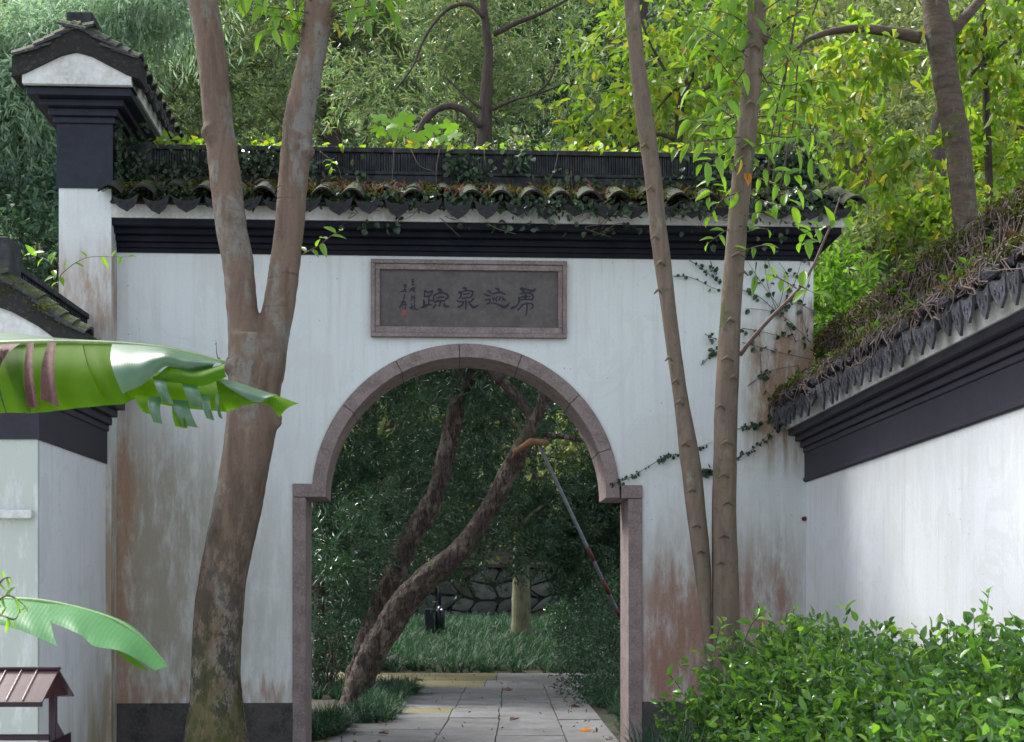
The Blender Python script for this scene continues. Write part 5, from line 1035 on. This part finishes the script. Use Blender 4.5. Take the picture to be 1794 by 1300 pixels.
for k in range(46):
    x_ = random.uniform(560, 1430); y_ = random.uniform(345, 395); px_curve(mb, [(x_, y_), (x_ + random.uniform(-30, 30), y_ + random.uniform(-10, 14)), (x_ + random.uniform(-55, 55), y_ + random.uniform(-8, 26))], -.235, .003, .02)
o = mb.build("dead_tendrils", VT, None, True); o["kind"] = "stuff"; o["label"] = "thin bare tendrils trailing over the gate ridge and fascia"
# leafy climbers on the gate wall (right)
def climber(label, lines, nleaf, mat, Lf, y=-.012, r=.003):
    p0_ = aty(*lines[0][0], y); t = thing("wall_creeper", label, "climbing plant", (p0_.x, p0_.y, p0_.z), "creepers on the gate wall"); of = -Vector(t.location); mb = MB(); pp = []
    for ln in lines:
        rows = spline(ln, 6); q = [aty(a, b, y - .012 * abs(math.sin(i))) + of for i, (a, b) in enumerate(rows)]; mb.tube(q, [r * (1.1 - .6 * i / len(q)) for i in range(len(q))], 5)
        pp.append(q)
    mb.build("stem", VT, t, True); P = []
    for k in range(nleaf):
        q = random.choice(pp); i = random.uniform(0, len(q) - 1.01); p = q[int(i)].lerp(q[int(i) + 1], i % 1); P.append((p.x + random.gauss(0, .008), p.y - .004, p.z + random.gauss(0, .008)))
    P = np.array(P); n = len(P); D = nrm(rng.normal(size=(n, 3)) * .7 + np.array([0, -.1, -.4])); N = nrm(rng.normal(size=(n, 3)) * .4 + np.array([0, -1, .2])); L_ = Lf * rng.uniform(.6, 1.3, n)
    V, Fq = leaf_arrays(P, D, N, L_, L_ * .85, 'oval'); np_obj("leaves", V, Fq, mat, t); return t
climber("short strand of tiny ivy left of the thicker slender trunk, under the cornice", [[(1180,484),(1205,485),(1225,492),(1245,503),(1266,509)], [(1208,456),(1232,472),(1262,498)], [(1245,458),(1252,480),(1263,495)]], 36, L_IVY, .030)
climber("thin strand of ivy running from the arch shoulder up to the leaning slender trunk", [[(1070,848),(1100,838),(1140,815),(1165,800),(1195,794),(1248,775)]], 60, L_IVY, .026)
climber("double strand of ivy reaching the corner of the right wall's eave", [[(1292,752),(1330,742),(1358,733),(1378,720)], [(1292,802),(1322,785),(1350,758),(1376,738)], [(1225,832),(1240,826),(1250,824)]], 120, L_IVY, .032)
climber("straggling creeper stems fanning up the stained right part of the gate wall", [[(1362,548),(1330,520),(1300,508),(1290,505)], [(1362,548),(1345,500),(1340,455)], [(1362,548),(1372,500),(1350,470),(1345,450)], [(1362,548),(1390,500),(1405,455)], [(1370,545),(1380,510),(1378,480),(1365,460)], [(1420,600),(1380,560),(1350,545),(1305,540)], [(1395,600),(1365,540),(1330,490),(1310,458)],
   [(1425,545),(1390,530),(1362,548)], [(1415,590),(1405,540),(1420,480),(1415,456)], [(1300,600),(1345,612),(1400,625),(1440,632)], [(1310,676),(1350,650),(1400,640)], [(1300,575),(1330,580),(1370,590),(1410,600)], [(1235,585),(1256,596)], [(1228,640),(1245,622),(1256,610)], [(1332,620),(1335,660),(1345,690),(1358,705)]], 110, L_IVY, .040)
climber("creeper leaves hanging over the dark band end of the right wall", [[(1425,800),(1432,820),(1440,838)], [(1476,772),(1468,805),(1456,838)]], 46, L_IVY, .028, y=-.12) if False else None
mbv = MB()
# ================================================================ DEAD VINES AND MOSS ON THE RIGHT WALL ROOF
def rprof(s):   # 0 at eave, 1 at top back of ridge: (offset across wall, z)
    K = [(0,-.26,3.02), (.08,-.235,3.09), (.45,.10,3.27), (.5,.095,3.36), (.78,.10,3.54), (.85,.16,3.565), (1,.33,3.55)]
    for a, b in zip(K[:-1], K[1:]):
        if s <= b[0]: t = (s - a[0]) / (b[0] - a[0]); return a[1] + (b[1]-a[1]) * t, a[2] + (b[2]-a[2]) * t
    return K[-1][1:]
mb = MB()
for k in range(800):
    y = -random.uniform(-.02, 6.4); s = random.uniform(.2, 1.0); q = []; dy = random.gauss(0, .05); ds = -random.uniform(.03, .12) * random.choice((1, 1, 1, -1))
    for i in range(7):
        a, z = rprof(min(1, max(0, s))); lift = .012 + .035 * random.random(); hang = -.05 * max(0, -s) * 4 if s < 0 else 0
        q.append(Vector((x5 + a - lift * .7, y, z + lift * .5 + (s * .35 if s < 0 else 0)))); s += ds + random.gauss(0, .04); y += dy + random.gauss(0, .035); s = max(s, -.25)
    mb.tube(q, [random.choice((.002, .0025, .003, .005))] * 7, 4, cap=False)
o = mb.build("dead_vines", simple("dead_vine", (.13,.095,.085), .85, .5, 18, .3, alt=(.075,.055,.05)), None, True); o["kind"] = "stuff"; o["label"] = "tangled dead brown vines matting the right wall's ridge and tiles"
def on_roof(n, lo=0, hi=1, sp=.02):
    out = []
    for i in range(n):
        s = random.uniform(lo, hi); a, z = rprof(s); y = -random.uniform(-.02, 6.4); out.append((x5 + a - abs(random.gauss(0, sp)), y, z + abs(random.gauss(0, sp))))
    return out
scatter("roof_litter", "dry brown leaves and bark scraps along the right wall's roof", on_roof(2600, 0, 1, .012), L_DRYG, .055, .016, (-.8,0,.6), 1.0, down=.2)
pts = []
for k in range(760):
    s = random.uniform(.03, .9); a, z = rprof(s); y = -random.uniform(-.02, 6.2)
    for i in range(26): pts.append((x5 + a - abs(random.gauss(0, .02)), y + random.gauss(0, .06), z + abs(random.gauss(0, .018))))
scatter("wall_moss", "yellow-green moss patches along the right wall's roof", pts, L_MOSS, .026, .014, (-.6,0,.8), 1.0, 'rhomb', 0)
scatter("roof_ferns", "small green weeds sprouting along the right wall's roof", [p for c in range(60) for a, z in [rprof(random.uniform(.05, .95))] for y in [-random.uniform(0, 6)] for p in [(x5 + a - .02 + random.gauss(0, .025), y + random.gauss(0, .04), z + random.uniform(0, .05)) for _ in range(9)]], L_FRESH, .05, .018, (-.5,-.4,.7), .9, down=-.1)
# moss and weeds on left roofs
def local_pts(root, fn, n):
    M = Matrix.Translation(root.location) @ Matrix.Rotation(root.rotation_euler.z, 4, 'Z'); return [tuple(M @ Vector(fn())) for _ in range(n)]
pts = []
for k in range(70):
    X_ = random.uniform(-.3, LL_); t_ = random.random(); s_ = random.choice((0, 1)); Y_ = -.28 + .4 * t_; Y_ = Y_ if s_ == 0 else T - Y_; Z_ = 3.15 + .24 * t_
    if X_ < -.02: Z_ = 3.17 + .30 * t_
    pts += local_pts(LW, lambda: (X_ + random.gauss(0, .04), Y_ + random.gauss(0, .03), Z_ + random.uniform(0, .03)), 30)
for k in range(16):
    Y_ = random.uniform(-.22, T + .1); pts += local_pts(LW, lambda: (random.uniform(-.24, -.1), Y_ + random.gauss(0, .03), 3.5 - abs(Y_ - T/2) * .62 + random.uniform(-.05, .02)), 26)
scatter("left_wall_moss", "moss cushions along the left wall's mossy roof", pts, L_MOSS, .024, .014, (0,-.5,1), 1.0, 'rhomb', 0)
pts = []
for k in range(40):
    t_ = random.random(); X_ = random.uniform(-.22, 1.2) if random.random() < .6 else random.uniform(-.22, -.1); Z_ = 5.25 + .17 * t_
    pts += local_pts(TW, lambda: (X_ + random.gauss(0, .03), -.22 + .34 * t_ + random.gauss(0, .02), Z_ + random.uniform(0, .03)), 26)
scatter("tower_moss", "bright moss along the right slope of the small gable roof", pts, L_MOSS, .022, .013, (.3,-.5,1), 1.0, 'rhomb', 0)
pts = local_pts(TW, lambda: (random.uniform(.02, .12), -.02 - random.uniform(0, .02), random.uniform(4.4, 4.95)), 260)
scatter("pillar_ivy", "narrow band of ivy climbing the right edge of the black pillar", pts, L_IVY, .04, .036, (.7,-.7,.2), .5, down=.8)
# ================================================================ SEEDLINGS WITH LOBED LEAVES
def palmate(mat):
    pts = []; n = 5
    for k in range(n):
        a = math.pi / 2 + (k - 2) * 1.12; r = (1.0, .92, .68)[abs(k - 2)]
        for da, rr in ((-.46, .66), (-.32, .84), (-.14, .90), (0, 1.0), (.14, .90), (.32, .84), (.46, .66)): pts.append((math.cos(a + da) * r * rr, math.sin(a + da) * r * rr))
    pts = [(0, -.05)] + pts[::-1]
    v = [(0, .1, .06)] + [(x, y, .06 - .16 * (x*x + y*y)) for x, y in pts]; m_ = len(pts)
    return MB().add(v, [(0, 1 + i, 1 + (i + 1) % m_) for i in range(m_)]).mesh("lobed_leaf", mat, True)
PALM = palmate(L_MAPLE)
def seedling(label, base_px, leaves, y=.2):
    b0 = aty(base_px[0], base_px[1], y); t = thing("seedling", label, "plant", (b0.x, y, 4.862), "seedlings on the gate ridge"); of = -Vector(t.location); mb = MB(); 
    for (a, b, r) in leaves:
        p = aty(a, b, y + random.uniform(-.06, .06)); mb.tube([Vector((0,0,0)), (p + of) * .5 + Vector((0, 0, .03)), p + of + Vector((0, .01, -.01))], [.004, .003, .002], 5)
        s = r * 1.3 * 10.2 / F; M = Matrix.Translation(p + of) @ Matrix.Rotation(random.uniform(-.6, .6), 4, 'Y') @ Matrix.Rotation(R(90 - random.uniform(15, 50)), 4, 'X') @ Matrix.Rotation(random.uniform(-.5, .5), 4, 'Z') @ Matrix.Diagonal((s, s, s, 1)); inst("leaf", PALM, M, t)
    mb.build("stem", VT, t, True)
seedling("bright lime seedling with lobed leaves, left of the pair on the gate ridge", (690,258), [(667,211,19),(709,214,21),(661,231,15),(686,237,16),(705,235,16),(690,222,13)])
seedling("bright lime seedling with lobed leaves, right of the pair on the gate ridge", (765,258), [(757,231,18),(784,226,19),(794,240,16),(733,246,19),(760,249,16),(744,238,13),(778,246,14)])
def weed(label, base, stem, dep, n, Lp, y=None):
    b0 = at(*base, dep); t = thing("sapling", label, "plant", b0); sprig(t, -Vector(b0), [base] + stem, dep, n, Lp, .42, L_SPR1, tw=.0025, droop=-.1)
weed("tiny sapling growing from the gate tiles between ridge and forked tree", (579,330), [(578,305),(580,285),(588,284)], 9.85, 8, 17)
weed("small bright sapling on the left wall's roof", (95,492), [(92,470),(82,455),(60,448),(50,446)], 8.9, 8, 24)
weed("spindly sapling whose leaves hang before the left pillar", (100,500), [(110,478),(150,452),(200,450),(230,450)], 8.9, 9, 20)
weed("yellow leaf tuft standing on the gate ridge right of the seedlings", (893,258), [(893,250),(896,243)], 10.2, 3, 16)
# fallen leaves on the path
for k, (a, b, lab, mt) in enumerate(((998,1236,"dark red fallen leaf near the path's right edge",L_DRY), (967,1237,"brown fallen leaf left of the dark red one on the path",L_DRY), (908,1260,"long brown fallen leaf in the middle of the path",L_DRY), (1037,1278,"orange-brown fallen leaf at the path's lower right edge",L_ORANGE), (681,1286,"small dark fallen leaf at the path's lower left",L_DRY), (727,1191,"fallen leaf on the mossy yellow far slabs",L_DRY), (880,1196,"small far fallen leaf on the pale crossing slabs",L_DRY), (899,1208,"tiny reddish fallen leaf where the two paths meet",L_DRY))):
    p = atz(a, b, .545); s = 26 / F * (p - EYE).dot(FW); o = bpy.data.objects.new("fallen_leaf", MB().add(*[TMPL['oval'][0], TMPL['oval'][1]]).mesh("fallen_leaf", mt)); COL.objects.link(o)
    o.location = p; o.rotation_euler = (random.uniform(-.3, .3), random.uniform(-.3, .3), random.uniform(0, 6)); o.scale = (s, s * .6, s * 1.2); tag(o, lab, "leaf", "fallen leaves on the path")
pts = []
for i in range(170):
    p = cam_xz(random.choice((random.uniform(-1.5, .8), random.uniform(.55, .86), random.uniform(-1.5, -1.1))), random.uniform(11, 23), .545); pts.append((p.x, p.y, p.z))
scatter('path_litter', 'scraps of dead leaf blown along the path slabs', pts, L_DRY, .045, .02, (0,0,1), .25, down=0)
# iron stub in the wall corner
s_ = GZ(1411, 909); o = MB().tube([Vector((0,.01,0)), Vector((0,-.02,0))], .016, 10).build("iron_bolt", simple("rust_iron", (.09,.03,.025), .8, .4, 40, .3)); o.location = (s_.x - .012, -.005, s_.z); tag(o, "small rusty iron bolt in the corner where the gate wall meets the right wall", "bolt")
